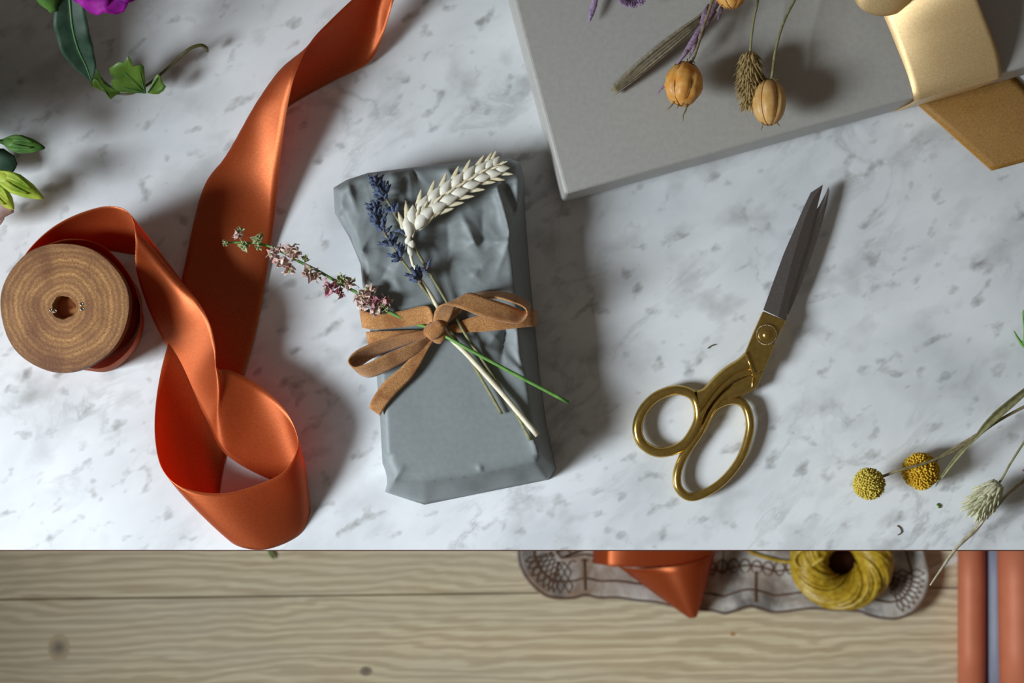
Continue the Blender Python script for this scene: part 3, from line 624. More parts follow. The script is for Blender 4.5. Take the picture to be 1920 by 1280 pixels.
# front handle (plate, curved shank, small bow)
h1 = MB(); h1.prism(*prism_px([(1431, 583), (1474, 601), (1455, 640), (1434, 692), (1414, 703), (1398, 660), (1412, 626)], .95, 1.32, 1.32))
ho1 = h1.build('handle', M['brass'], sz, smooth=False, bevel=.0008)
h1 = MB(); rows = []
L1 = [(1398, 660), (1384, 673), (1369, 682), (1354, 693), (1340, 706), (1329, 718), (1319, 728), (1306, 733)]
L2 = [(1414, 703), (1398, 705), (1378, 713), (1360, 727), (1344, 743), (1331, 760), (1321, 778), (1314, 797)]
a1 = crv([T(x, y, 1.0) for x, y in L1], 5); a2 = crv([T(x, y, 1.0) for x, y in L2], 5)
for i, (p, q) in enumerate(zip(a1, a2)):
    u = i / (len(a1) - 1); zt = Vector((0, 0, .0030 - .0002 * u)); zb = Vector((0, 0, -.003 - .004 * u))
    rows.append([p + zb, p + zt * .25, p.lerp(q, .12) + zt * .85, p.lerp(q, .35) + zt * 1.25, p.lerp(q, .56) + zt * 1.05, p.lerp(q, .64) + zt * .35, p.lerp(q, .70) + zt * .30, p.lerp(q, .86) + zt * .8, q + zt * .2, q + zb, p + zb])
h1.grid(rows); h1.f.append(tuple(range(10))); shank = h1.build('shank', M['brass'], ho1)
h1 = MB(); ringpath([(1195, 803), (1205, 770), (1231, 743), (1268, 731), (1299, 741), (1310, 768), (1306, 798), (1280, 835), (1237, 848), (1205, 832)], .68, PX(9.6), 1.0, h1, 14)
h1.build('finger_bow', M['brass'], ho1)
h1 = MB(); h1.tube([T(1398.5, 660.5, 1.38), T(1414, 703, 1.38)], .0009, 8); h1.build('step_ridge', M['brass'], ho1)
# rear handle
h2 = MB(); h2.prism(*prism_px([(1434, 690), (1420, 727), (1392, 742), (1372, 748), (1352, 744), (1378, 716), (1412, 700)], .50, .92, .92))
ho2 = h2.build('handle', M['brass'], sz, smooth=False, bevel=.0009)
h2 = MB(); rows = []
L1 = [(1412, 700), (1386, 712), (1362, 728), (1345, 745), (1330, 764), (1319, 786), (1310, 806)]
L2 = [(1408, 733), (1388, 743), (1368, 748), (1352, 757), (1339, 774), (1328, 795), (1318, 815)]
a1 = crv([T(x, y, .72) for x, y in L1], 5); a2 = crv([T(x, y, .72) for x, y in L2], 5)
for p, q in zip(a1, a2):
    rows.append([p + Vector((0, 0, -.004)), p + Vector((0, 0, .0006)), p.lerp(q, .3) + Vector((0, 0, .0030)), p.lerp(q, .7) + Vector((0, 0, .0026)), q + Vector((0, 0, .0004)), q + Vector((0, 0, -.004)), p + Vector((0, 0, -.004))])
h2.grid(rows); h2.f.append(tuple(range(6))); h2.build('shank', M['brass'], ho2)
h2 = MB(); ringpath([(1344, 760), (1372, 750), (1396, 759), (1406, 790), (1402, 823), (1386, 864), (1355, 902), (1320, 925), (1292, 931), (1272, 914), (1270, 886), (1281, 856), (1301, 826), (1318, 800), (1330, 776)], .62, PX(8.2), 1.1, h2, 14)
h2.build('finger_bow', M['brass'], ho2)
scw = MB(); pc = T(1438, 627, 1.32)
scw.tear(pc, pc + Vector((0, 0, .0026)), [(0, .0064), (.28, .0064), (.3, .0054), (.36, .0056), (.5, .0050), (.52, .0030), (.8, .0024), (1, .0008)], 40)
so = scw.build('screw', M['brass'], sz); sharp(so, 40)
kn = MB()
for k in range(44):
    a = 2 * math.pi * k / 44; d = Vector((math.cos(a), math.sin(a), 0))
    kn.seed(pc + d * .0054 + Vector((0, 0, .0009)), pc + d * .0068 + Vector((0, 0, .0009)), .00036, 5)
kn.build('knurled_washer', M['rim'], so)

# ------------------------------------------------------------------ grey box with gold ribbon
BH = 5.0
ca = T(1060, 363, BH); ex = Vector((.9636, .2667, 0)); ey = Vector((-.2540, .9672, 0)); ey = Vector((-.2667, .9636, 0)).lerp(ey, .85).normalized()
bx = thing('gift_box', 'large flat light grey box tied with gold satin ribbon', 'box', Vector((ca.x, ca.y, TZ)) + ex * .18 + ey * .12)
def quadbox(z0, z1, off, LX=.37, LY=.26):
    c0 = Vector((ca.x, ca.y, 0)) - ex * off - ey * off
    return [c0, c0 + ex * (LX + 2 * off), c0 + ex * (LX + 2 * off) + ey * (LY + 2 * off), c0 + ey * (LY + 2 * off)]
m = MB(); m.prism([p.xy for p in quadbox(0, 0, -.0012)], TZ, TZ + .030); m.build('box_base', M['boxpaper'], bx, bevel=.0015, smooth=False)
m = MB(); m.prism([p.xy for p in quadbox(0, 0, .0004)], TZ + .008, TZ + BH * .01)
for i_, p in enumerate(quadbox(0, 0, .0013)): m.v[i_] = Vector((p.x, p.y, TZ + .008))
lid = m.build('box_lid', M['boxpaper'], bx, bevel=.0022, smooth=False)
G = lambda s_, t_, z: Vector((ca.x, ca.y, TZ + z * .01)) + ex * s_ + ey * t_
gl = (T(1712, 182, BH) - ca).dot(ex); gr = (T(1877, 137, BH) - ca).dot(ex)
gs = []
for (t_, z, dl, dr) in ((-.0012, .3, .0005, .0), (-.002, 2.5, .0, .0), (-.0024, 4.6, .0, .0), (-.0006, 5.1, .0, .0), (.012, 5.35, -.0006, -.002), (.03, 5.55, -.003, -.008), (.05, 5.7, -.006, -.014), (.075, 5.6, -.010, -.021), (.10, 5.3, -.014, -.028), (.14, 5.1, -.02, -.038), (.2, 5.1, -.03, -.052), (.258, 5.1, -.04, -.065)):
    bu = math.sin(min(1, max(0, (t_ - .001) / .14)) * math.pi); a, b = G(gl + dl, t_, z - .2 * bu), G(gr + dr, t_, z + 2.3 * bu); md_ = (a + b) * .5 + ex * .002 + Vector((0, 0, .0035 * bu))
    gs.append((a, md_, b))
m = MB(); m.grid(ribbon(gs, 8, 15)); gb = m.build('gold_ribbon', M['gold'], bx, solid=.0004)
lp = []
for k in range(0, 15):
    a = math.radians(150 + 22 * k); lo = T(1655 + 58 * math.cos(a), -22 - 52 * math.sin(a), 6.0); lp.append((lo, lo + Vector((.003, .010, .026))))
m = MB(); m.grid(ribbon(lp, 6, 9)); m.build('bow_loop', M['gold'], gb, solid=.0004)
m = MB(); tl = [E((1690, 160, .12), (1850, 100, .12)), E((1718, 194, .12), (1900, 140, .12)), E((1765, 236, .15), (1945, 185, .15), (1855, 212, .3)), E((1815, 281, .12), (1985, 235, .12), (1900, 258, .25)), E((1859, 320, .12), (2030, 274, .12))]
m.grid(ribbon(tl, 6, 11)); m.build('ribbon_tail', M['gold_matte'], gb, solid=.0004)

# ------------------------------------------------------------------ dried flowers on the box
def pod(label, c, rx, ry, axis_px, stem, mat, wrinkle, nseg=6, styles=(), seed=1):
    rr_ = random.Random(seed); root = thing('seed_pod', label, 'seed pod', c - Vector((0, 0, PX(rx))), 'nigella seed pods on the grey box')
    ax = Vector((axis_px[0], -axis_px[1], .1)).normalized(); x = ax.cross(Vector((0, 0, 1))).normalized(); y = x.cross(ax)
    m_ = MB(); rows = []; n = nseg * 8; mm_ = 14
    for i in range(mm_ + 1):
        th = math.pi * (.03 + .94 * i / mm_); row = []
        for j in range(n + 1):
            a = 2 * math.pi * j / n; lobe = 1 - .10 * (1 - abs(math.sin(a * nseg / 2 + .5))) ** 2.2 * 1.6
            q = c + ax * (-math.cos(th) * PX(ry)) + (x * math.cos(a) + y * math.sin(a)) * math.sin(th) * PX(rx) * lobe
            if wrinkle: q += (q - c).normalized() * PX(rx) * (.10 * noise.noise(q * 230 + Vector((seed, 0, 0))) + .07 * abs(noise.noise(q * 420)))
            row.append(q)
        rows.append(row)
    m_.grid(rows); body = m_.build('pod_shell', mat, root)
    for j in range(nseg):
        a = 2 * (math.pi * j - .5) / nseg; pth = [c + ax * (-math.cos(th) * PX(ry)) * 1.005 + (x * math.cos(a) + y * math.sin(a)) * math.sin(th) * PX(rx) * .875 for th in [math.pi * (.05 + .9 * k / 10) for k in range(11)]]
        MB().tube(pth, PX(1.1), 5).build('seam', M['podrib'], body)
    for sp_ in styles: MB().tube(crv([A(p[0], p[1], c.z + .002) for p in sp_], 5), [PX(2.0), PX(1.2), PX(.7)], 6).build('style', M['dryhook'], root)
    MB().tube(crv([c - ax * PX(ry)] + [T(*p) for p in stem], 6), [PX(2.6), PX(2.4), PX(2.6)], 8).build('stem', M['olive'] if seed != 1 else M['drystem'], root)
    b0 = c - ax * PX(ry * .99); br = MB()
    for k in range(7):
        a = rr_.uniform(0, 6.28); d = (x * math.cos(a) + y * math.sin(a)); e = b0 + d * PX(rr_.uniform(14, 26)) + ax * PX(rr_.uniform(-6, 14)); e2 = e + Vector((rr_.uniform(-1, 1), rr_.uniform(-1, 1), 0)) * PX(8)
        br.tube(crv([b0, b0.lerp(e, .5) - ax * PX(5), e, e2], 4), [PX(1.3), PX(.6)], 5)
    br.build('bract', M['dryhook'], root)
pod('wrinkled amber seed pod hanging beside the grey dried leaf', T(1282, 158, 7.2), 33, 37, (-.16, 1), [(1300, 110, 7.2), (1318, 55, 7.1), (1336, 0, 6.9), (1352, -60, 6.6)], M['pod'], True, 6,
    [[(1264, 190), (1259, 198), (1252, 205)], [(1272, 195), (1270, 203)], [(1289, 194), (1285, 208), (1281, 216), (1281, 227)]], 1)
pod('smooth tan ribbed seed pod overlapping the fuzzy grass head', T(1442, 192, 7.0), 30, 40, (-.02, 1), [(1447, 145, 7.0), (1455, 90, 6.9), (1470, 40, 6.8), (1492, -4, 6.6), (1520, -60, 6.4)], M['podtan'], False, 6,
    [[(1428, 226), (1430, 233), (1427, 244)], [(1437, 229), (1436, 234)], [(1446, 229), (1446, 236)], [(1455, 226), (1458, 232), (1463, 236)]], 2)
pod('orange seed pod cut off by the top of the picture', T(1370, -22, 7.6), 30, 36, (.05, 1), [(1366, -70, 7.4), (1360, -120, 7.2)], M['pod'], False, 6, [[(1366, 12), (1362, 16)], [(1372, 13), (1374, 18)], [(1355, 8), (1352, 12)]], 3)
def grasshead(name, label, cat, c0, c1, r_, n, mat, stem, sl, smat, fat=.15, out=(.35, .6)):
    root = thing(name, label, cat, c1); ax = (c1 - c0).normalized(); L = (c1 - c0).length; x = ax.cross(Vector((0, 0, 1))).normalized(); y = x.cross(ax)
    m_ = MB(); m_.tear(c0, c1, [(0, r_ * .3), (.15, r_ * .6), (.5, r_ * .7), (.85, r_ * .45), (1, r_ * .1)], 10); core = m_.build('head_core', mat, root)
    m_ = MB()
    for k in range(n):
        t_ = (k + .5) / n; a = k * 2.399963; env = r_ * (math.sin(math.pi * min(1, .16 + .78 * t_)) ** .6); d = x * math.cos(a) + y * math.sin(a)
        p = c0 + ax * L * t_ * .95 + d * env * .62; dd = (ax * 1.0 + d * R.uniform(*out) + Vector((R.uniform(-1, 1), R.uniform(-1, 1), R.uniform(-1, 1))) * .12).normalized()
        m_.seed(p, p + dd * sl * R.uniform(.8, 1.2), sl * fat, 5, .5, .08, up=d)
    sc_ = m_.build('scale', mat, root); sc_['kind'] = 'stuff'
    MB().tube(crv([c0 + ax * L * .1] + stem, 6), [PX(2.2), PX(2.0), PX(2.4)], 7).build('stem', smat, root); return root
grasshead('bunny_tail_grass', 'fuzzy tan dried grass head next to the smooth tan seed pod', 'dried grass', T(1406, 98, 6.7), T(1406, 200, 6.6), PX(25), 300, M['bunny'], [T(1408, 80, 6.7), T(1413, 40, 6.6), T(1422, -4, 6.5), T(1430, -60, 6.3)], PX(19), M['olive'], .11, (.3, .95))
# grey leaf
m = MB(); m.grid(leafrows([T(1148, 172, 5.3), T(1190, 136, 5.6), T(1235, 98, 5.9), T(1280, 62, 6.0), T(1318, 30, 6.0), T(1350, -10, 5.9)], [PX(17), PX(23), PX(25), PX(21), PX(13), PX(6)], fold=.2, n=7, wav=.04))
lf = m.build('dried_leaf', M['greyleaf'], origin=T(1250, 90, 5.0), solid=.0004); tag(lf, 'long narrow grey dried leaf lying on the box', 'leaf')
m = MB()
for u in (-.6, -.25, .1, .45):
    m.tube(crv([T(1152 + u * 4, 170 + u * 4, 5.5), T(1192 + u * 9, 137 + u * 11, 5.8), T(1237 + u * 10, 100 + u * 12, 6.05), T(1281 + u * 9, 64 + u * 10, 6.15), T(1318 + u * 4, 32 + u * 5, 6.1)], 5), PX(.7), 4)
m.build('leaf_vein', M['dryhook'], lf)
# purple plume behind the amber pod
pl = thing('purple_plume', 'dried purple plume of narrow bracts passing behind the amber seed pod', 'dried flower', T(1290, 90, 5.0))
MB().tube(crv([T(1246, 165, 5.8), T(1290, 90, 6.1), T(1335, 20, 6.3), T(1362, -40, 6.3)], 6), PX(2), 6).build('stem', M['purple'], pl)
for (x0, y0, x1, y1, w_) in ((1350, 0, 1300, 70, 16), (1342, 20, 1288, 92, 15), (1330, 30, 1278, 104, 14), (1318, 55, 1270, 122, 12), (1300, 80, 1266, 124, 9), (1262, 138, 1231, 178, 9), (1268, 120, 1246, 160, 8), (1356, 5, 1345, 42, 10), (1330, 8, 1312, 44, 13), (1322, 50, 1306, 86, 12), (1309, 70, 1292, 110, 10)):
    m = MB(); m.grid(leafrows([T(x0, y0, 6.2), T((x0 * 2 + x1) / 3, (y0 * 2 + y1) / 3, 6.6), T((x0 + x1 * 2) / 3, (y0 + y1 * 2) / 3, 6.5), T(x1, y1, 6.1)], [PX(w_ * .4), PX(w_ * .7), PX(w_ * .5), PX(1)], fold=-.35, n=5, k=4)); m.build('bract', M['purple'], pl, solid=.0002)
pf = thing('purple_everlasting', 'dried violet flower with spiky petals at the top edge of the box', 'dried flower', T(1180, -12, 5.0))
m = MB(); m.ball(T(1180, -16, 6.0), PX(14), 12, 8, (1, 1, .8)); m.build('flower_head', M['violet'], pf)
for k in range(46):
    a = math.radians(180 + 360 * ((k * .381966) % 1)); el = .02 + .7 * ((k * .618) % 1); c0 = T(1180, -13, 5.9)
    d = Vector((math.cos(a) * math.cos(el), math.sin(a) * math.cos(el), math.sin(el))); L = PX(37) * (.75 + .25 * math.cos(el))
    m = MB(); m.grid(leafrows([c0 + d * PX(6), c0 + d * L * .6 + Vector((0, 0, .001)), c0 + d * L], [PX(3), PX(7.5), PX(2)], fold=.5, n=5, k=3)); m.build('petal', M['violet'], pf, solid=.0002)
m = MB(); m.seed(T(1119, -12, 5.7), T(1104, 44, 5.5), PX(6), 8, .6, .05); m.tube(crv([T(1119, -10, 5.7), T(1126, -40, 5.8), T(1140, -60, 5.8)], 4), PX(2), 6)
o = m.build('dried_bract', M['violet'], origin=T(1112, 15, 5.0)); tag(o, 'single pointed pale violet dried bract at the top left of the box', 'dried flower')

# ------------------------------------------------------------------ dried flowers on the marble at right
def billy(label, c, r_, mat, stem, n, seed):
    root = thing('billy_button', label, 'dried flower', Vector((c.x, c.y, TZ)), 'yellow ball flowers on the marble')
    MB().ball(c, r_ * .86, 20, 12).build('flower_ball', mat, root)
    m_ = MB()
    for k in range(n):
        z = 1 - 2 * (k + .5) / n; a = k * 2.399963; q = math.sqrt(1 - z * z); d = (Vector((q * math.cos(a), q * math.sin(a), z)) + Vector((R.uniform(-1, 1), R.uniform(-1, 1), R.uniform(-1, 1))) * .05).normalized()
        m_.tear(c + d * r_ * .80, c + d * r_ * R.uniform(.95, 1.06), [(0, r_ * .05), (.6, r_ * .068), (.9, r_ * .05), (1, r_ * .015)], 6)
    f_ = m_.build('floret', mat, root); f_['kind'] = 'stuff'
    MB().tube(crv(stem, 6), [PX(2.6), PX(2.4), PX(2.6), PX(3.2)], 8).build('stem', M['drystem'], root); return root
billy('smaller pale mustard ball flower, leftmost on the marble', T(1629, 907, 2.3), PX(29), M['yellowpale'], [T(1652, 894, 2.3), T(1690, 880, 2.6), T(1735, 868, 2.6), T(1790, 845, 2.4), T(1826, 822, 2.2), T(1870, 790, 2.2), T(1925, 760, 2.2), T(2000, 725, 2.0)], 460, 1)
b2 = billy('larger deep yellow ball flower with a stem crossing over it', T(1726, 883, 1.2), PX(34), M['yellow'], [T(1750, 866, 1.4), T(1785, 842, 1.5), T(1830, 815, 1.8), T(1865, 788, 2.0), T(1925, 735, 2.0), T(2000, 680, 1.8)], 520, 2)
m = MB(); m.grid(leafrows([T(1754, 912, 1.5), T(1772, 885, 1.9), T(1800, 850, 2.3), T(1825, 825, 2.5), T(1846, 800, 2.6), T(1868, 778, 2.6), T(1895, 755, 2.5), T(1930, 726, 2.3)], [PX(1), PX(6), PX(8), PX(5), PX(12), PX(16), PX(15), PX(11)], fold=.5, n=7)); m.build('leaf', M['olive'], b2, solid=.0004)
grasshead('canary_grass', 'pale cream scaly grass head near the lower right corner', 'dried grass', T(1874, 905, 2.0), T(1826, 957, 1.8), PX(27), 95, M['canary'], [T(1880, 895, 2.0), T(1895, 868, 2.0), T(1922, 826, 2.0), T(1960, 770, 1.8)], PX(25), M['olive'], .16, (.3, .6))
ds = MB(); pth = crv([T(1744, 1097, 1.6), T(1768, 1062, 1.6), T(1795, 1025, 1.5), T(1828, 993, 1.4), T(1850, 965, 1.3), T(1885, 930, 1.0), T(1925, 897, .8), T(1990, 850, .6)], 6)
ds.tube(pth, [PX(1.5), PX(2.6), PX(3.4), PX(4.6), PX(4.6), PX(3.6), PX(4), PX(4)], 7, flat=.55)
o = ds.build('dried_stalk', M['drystalk'], origin=T(1850, 965, 0)); tag(o, 'thin cream dried stalk hanging over the table edge', 'dried grass')
m = MB(); m.grid(leafrows([T(1829, 992, 1.7), T(1842, 974, 1.9), T(1862, 955, 1.8), T(1890, 926, 1.4)], [PX(2), PX(8), PX(8), PX(2)], fold=.6, n=5)); m.build('leaf_sheath', M['drystalk'], o, solid=.0003)
m = MB(); m.tube(crv([T(1901, 620, .8), T(1910, 636, .7), T(1922, 650, .6), T(1950, 672, .5), T(1990, 690, .4)], 5), [PX(1), PX(3), PX(4), PX(4)], 7)
m.tube(crv([T(1919, 645, .7), T(1921, 625, .8), T(1918, 590, .9), T(1919, 583, 1.0), T(1923, 582, 1.0)], 5), [PX(3), PX(1.6), PX(1.4)], 6)
o = m.build('green_tendril', M['green'], origin=T(1930, 650, 0)); tag(o, 'tiny green tendril at the right edge of the marble', 'stem')

# ------------------------------------------------------------------ fresh flowers at upper left
lf = thing('purple_flower', 'magenta flower with a long dark green leaf at upper left', 'flower', T(150, -60, 0))
fc = T(200, -42, 8.5)
for k in range(9):
    a = 2 * math.pi * k / 9 + .2; d = Vector((math.cos(a), math.sin(a), 0)); L = PX(66)
    m = MB(); m.grid(leafrows([fc + d * PX(6), fc + d * L * .45 + Vector((0, 0, .006)), fc + d * L * .8 + Vector((0, 0, .006)), fc + d * L + Vector((0, 0, .002))], [PX(12), PX(40), PX(50), PX(44), PX(14)], fold=.12, n=7, k=4, wav=.12)); m.build('petal', M['magenta'], lf, solid=.0004)
MB().ball(fc + Vector((0, 0, .006)), PX(18), 10, 7).build('flower_centre', M['magenta'], lf)
MB().tube(crv([fc, T(190, -55, 5.0), T(150, -90, 2.0), T(60, -160, .6)], 6), PX(5), 8).build('stem', M['budgreen'], lf)
m = MB(); lpts = [T(128, -30, 8.5), T(132, 10, 8.0), T(136, 50, 7.4), T(146, 90, 6.6), T(162, 125, 5.8), T(171, 152, 5.2)]
m.grid(leafrows(lpts, [PX(26), PX(52), PX(60), PX(56), PX(36), PX(3)], fold=.25, n=9, wav=.05)); ll = m.build('leaf', M['darkleaf'], lf, solid=.0005)
MB().tube([p + Vector((0, 0, .0004)) for p in crv(lpts, 5)], [PX(2.6), PX(2), PX(1)], 6).build('midrib', M['leafvein'], ll)
m = MB(); m.seed(T(78, -38, 9.0), T(100, 22, 8.0), PX(24), 12, .6, .3); m.build('bud', M['budgreen'], lf)
iv = thing('ivy_sprig', 'bright green ivy leaves on a curled brown stem', 'ivy', T(250, 165, 0))
MB().tube(crv([T(200, 170, 1.0), T(225, 176, 1.2), T(250, 174, 1.3), T(278, 158, 1.2), T(305, 136, 1.2), T(332, 112, 1.4), T(355, 92, 1.6), T(375, 85, 1.5), T(386, 89, 1.2), T(388, 95, .8)], 6), [PX(2.2), PX(2.4), PX(2.8), PX(3.4), PX(3.6)], 8).build('stem', M['ivystem'], iv)
def lobed(outline, base_, zf, parent, veins):
    pts = [T(x, y, zf(x, y)) for x, y in outline]; c = T(*base_, zf(*base_)); n = len(pts)
    cc = sum(pts, Vector()) / n
    m_ = MB(); m_.add(pts + [p.lerp(cc, .45) - Vector((0, 0, .0012)) for p in pts] + [cc - Vector((0, 0, .001))], [(i, (i + 1) % n, n + (i + 1) % n, n + i) for i in range(n)] + [(n + i, n + (i + 1) % n, 2 * n) for i in range(n)])
    l_ = m_.build('leaf', M['ivy'], parent, solid=.0004)
    for vx, vy in veins:
        q = [c.lerp(T(vx, vy, zf(vx, vy)), t_ / 6) for t_ in range(7)]
        MB().tube([p + Vector((0, 0, .0003)) for p in q], [PX(1.1), PX(.5)], 5).build('vein', M['leafvein'], l_)
z6 = lambda x, y: (x / 6.4, y / 6.4)
lobed([z6(*p) for p in ((1755, 1120), (1600, 1110), (1445, 1105), (1350, 1050), (1330, 960), (1380, 935), (1330, 900), (1310, 820), (1370, 780), (1420, 740), (1480, 750), (1500, 745), (1520, 690), (1545, 672), (1570, 720), (1600, 800), (1640, 790), (1690, 765), (1725, 800), (1735, 900), (1745, 1010))], z6(1740, 1115), lambda x, y: 1.4 + (175 - y) * .030, iv, [z6(1490, 870), z6(1680, 860), z6(1470, 1050)])
lobed([z6(*p) for p in ((1770, 1115), (1800, 1050), (1840, 960), (1880, 900), (1900, 880), (1930, 930), (1955, 1000), (1990, 1040), (1960, 1090), (1900, 1130), (1840, 1130))], z6(1772, 1112), lambda x, y: 1.5 + (175 - y) * .02, iv, [z6(1890, 930)])
lobed([z6(*p) for p in ((1440, 1105), (1330, 1190), (1300, 1160), (1270, 1110), (1190, 1070), (1100, 1040), (1070, 950), (1090, 860), (1130, 780), (1190, 880), (1260, 990), (1350, 1060))], z6(1430, 1105), lambda x, y: 1.3 + (178 - y) * .022, iv, [z6(1150, 900)])
lobed([z6(*p) for p in ((1280, 1105), (1200, 1080), (1120, 1045), (1105, 980), (1135, 935), (1180, 970), (1225, 1040))], z6(1275, 1100), lambda x, y: 1.9 + (178 - y) * .02, iv, [])
# buds of a stem entering from the left
lz = thing('lisianthus_stem', 'green buds and a blush petal poking in at the left edge', 'flower', T(-70, 300, 0))
MB().tube(crv([T(-20, 300, 2.6), T(-80, 290, 2.8), T(-170, 250, 2.4), T(-300, 150, 1.0)], 6), PX(6), 8).build('stem', M['budgreen'], lz)
def bud(p0, p1, r_, mat):
    m_ = MB(); p0, p1 = T(*p0), T(*p1); m_.seed(p0, p1, PX(r_), 12, .8, .12); b_ = m_.build('bud', mat, lz)
    ax = (p1 - p0); m2 = MB()
    for g in (-.5, .4):
        q = p0.lerp(p1, -.05); sd = ax.normalized().cross(Vector((0, 0, 1))); m2.grid(leafrows([q, p0.lerp(p1, .35) + sd * PX(r_ * g * 1.1) + Vector((0, 0, PX(r_ * .75))), p0.lerp(p1, .75) + sd * PX(r_ * g * .6) + Vector((0, 0, PX(r_ * .6)))], [PX(r_ * .5), PX(r_ * .7), PX(2)], n=5, k=4))
    m2.build('sepal', mat, b_, solid=.0003)
bud((8, 266, 3.4), (84, 277, 3.6), 17, M['budgreen']); bud((-6, 326, 3.8), (82, 372, 3.6), 19, M['lime']); bud((-14, 350, 3.0), (26, 392, 3.0), 17, M['lime'])
MB().tube(crv([T(-60, 285, 3.0), T(-20, 264, 3.2), T(12, 267, 3.4)], 5), PX(4), 7).build('bud_stalk', M['budgreen'], lz); MB().tube(crv([T(-60, 292, 3.0), T(-25, 318, 3.5), T(0, 329, 3.8)], 5), PX(4), 7).build('bud_stalk', M['budgreen'], lz)
m = MB(); m.grid(leafrows([T(-70, 398, 2.8), T(-40, 396, 3.2), T(-5, 394, 3.2), T(26, 396, 2.8)], [PX(30), PX(54), PX(40), PX(4)], fold=.3, n=7)); m.build('petal', M['blush'], lz, solid=.0004)
m = MB(); m.grid(leafrows([T(-70, 430, 2.0), T(-35, 420, 2.4), T(-8, 412, 2.4), T(8, 408, 2.2)], [PX(20), PX(40), PX(30), PX(4)], fold=.3, n=7)); m.build('petal', M['blush'], lz, solid=.0004)
m = MB(); m.grid(leafrows([T(-40, 310, 1.2), T(-10, 308, 1.4), T(14, 304, 1.4), T(30, 300, 1.2)], [PX(50), PX(60), PX(50), PX(16)], fold=.2, n=7)); m.build('leaf', M['darkleaf'], lz, solid=.0004)
for (x, y, z, x1, y1, w_) in ((-300, 120, 3.0, -90, 190, 90), (-300, 230, 4.0, -110, 270, 80), (-320, 60, 5.0, -110, 80, 100), (-280, 300, 3.0, -150, 130, 90), (-340, 180, 6.0, -150, 200, 110), (-260, 20, 4.0, -60, 90, 80), (-320, 0, 6.0, -130, 20, 110), (-420, 100, 8.0, -230, 150, 120), (-420, 20, 9.0, -240, 60, 120), (-240, 150, 3.6, -35, 215, 120), (-240, 90, 4.0, -30, 130, 120), (-230, 250, 3.0, -60, 262, 80), (-260, 30, 5.0, -40, 60, 120), (-200, 200, 5.0, -60, 170, 120), (-260, 120, 5.5, -20, 175, 170), (-260, 180, 4.5, -18, 245, 160), (-240, 70, 5.5, -20, 110, 160), (-250, 0, 6.5, -30, 60, 170), (-320, 240, 7.5, -120, 230, 170)) + tuple((-250, 30 + 42 * k, 2.4 + .5 * (k % 3), -16 - 10 * (k % 2), 70 + 40 * k, 190) for k in range(5)) + tuple((-330, 0 + 50 * k, 4.5 + .4 * (k % 2), -90, 20 + 50 * k, 200) for k in range(5)):  # extra unseen leaves, massed out of frame to shade the upper left corner
    m = MB(); m.grid(leafrows([T(x, y, z), T(x * .6 + x1 * .4, y * .6 + y1 * .4, z + 1.5), T(x * .25 + x1 * .75, y * .25 + y1 * .75, z + 1.8), T(x1, y1, z + 1.2)], [PX(20), PX(w_), PX(w_ * .8), PX(4)], fold=.2, n=7)); m.build('leaf', M['darkleaf'], lz, solid=.0005)

# crumbs on the marble
def crumb(label, pts, r_, mat):
    c = T(*pts[0]); o = MB().tube(crv([T(x, y, .06) for x, y in pts], 4), PX(r_), 6).build('dry_crumb', mat, origin=T(pts[0][0], pts[0][1], 0)); tag(o, label, 'crumb', 'specks on the marble')
crumb('hair-thin bent dry fleck on the marble below the yellow ball flowers', [(1682, 985), (1688, 990), (1690, 998), (1683, 1003)], .9, M['crumb'])
crumb('tiny green leaf crumb between the yellow ball flowers and the grass head', [(1757, 945), (1761, 948), (1760, 952)], 2.2, M['ivy'])
crumb('tiny dark splinter on the marble left of the scissors pivot', [(1327, 653), (1334, 648), (1341, 646)], 1.1, M['crumb'])
crumb('pinhead red speck on the marble at the right edge', [(1917, 881), (1919, 883)], 1.4, M['pinkdeep'])

# ------------------------------------------------------------------ things on the floor
FS = S * D / CAMZ                # pixels per metre on the floor
tr = thing('carved_tray', 'weathered carved wooden tray on the floor under the table edge', 'tray', F(1358, 930, 0))
half = [(0, 1153), (21, 1148), (47, 1140), (67, 1144), (92, 1151), (122, 1149), (163, 1144), (208, 1147), (249, 1149), (269, 1156), (299, 1162.6), (325, 1162.6), (355, 1151), (375, 1128), (385, 1103), (388, 1073), (378, 1032), (372, 1000), (384, 965), (392, 930)]
halfL = [(0, 1153), (24, 1148), (50, 1146), (80, 1144), (125, 1133), (165, 1129), (201, 1124), (236, 1124), (261, 1119), (282, 1124), (317, 1124), (342, 1116), (368, 1093), (385, 1063), (390, 1032), (380, 1003), (386, 970), (392, 930)]
cx = 1358; outl = [(cx + x, y) for x, y in half] + [(cx + x, 1860 - y) for x, y in half[::-1][1:]] + [(cx - x, 1860 - y) for x, y in halfL[1:]] + [(cx - x, y) for x, y in halfL[::-1][1:-1]]
oc = [p.xy for p in crv([F(x, y, 2.4) for x, y in outl], 4, closed=True)]; n = len(oc)
def offs(d):
    out = []
    for i in range(n):
        t_ = (oc[(i + 4) % n] - oc[i - 4]).normalized(); out.append(oc[i] - Vector((t_.y, -t_.x)) * d * (1 if True else 0))
    return out
ar = sum(oc[i].x * oc[(i + 1) % n].y - oc[(i + 1) % n].x * oc[i].y for i in range(n)); sg = 1 if ar > 0 else -1
lv = [(.012, 0.0), (.002, .016), (0, .022), (.003, .0255), (.008, .025), (.020, .0175), (.032, .012), (.040, .0095), (.046, .009)]
rings = [[Vector((p.x, p.y, z)) for p in offs(d * sg)] for d, z in lv]
m = MB(); m.grid([[rings[k][i] for k in range(len(lv))] for i in range(n)], closed=True)
cen = sum((Vector((p.x, p.y, 0)) for p in oc), Vector()) / n
m.v += [Vector((cen.x, cen.y, .009)), Vector((cen.x, cen.y, 0))]; cv = len(m.v) - 2; K = len(lv)
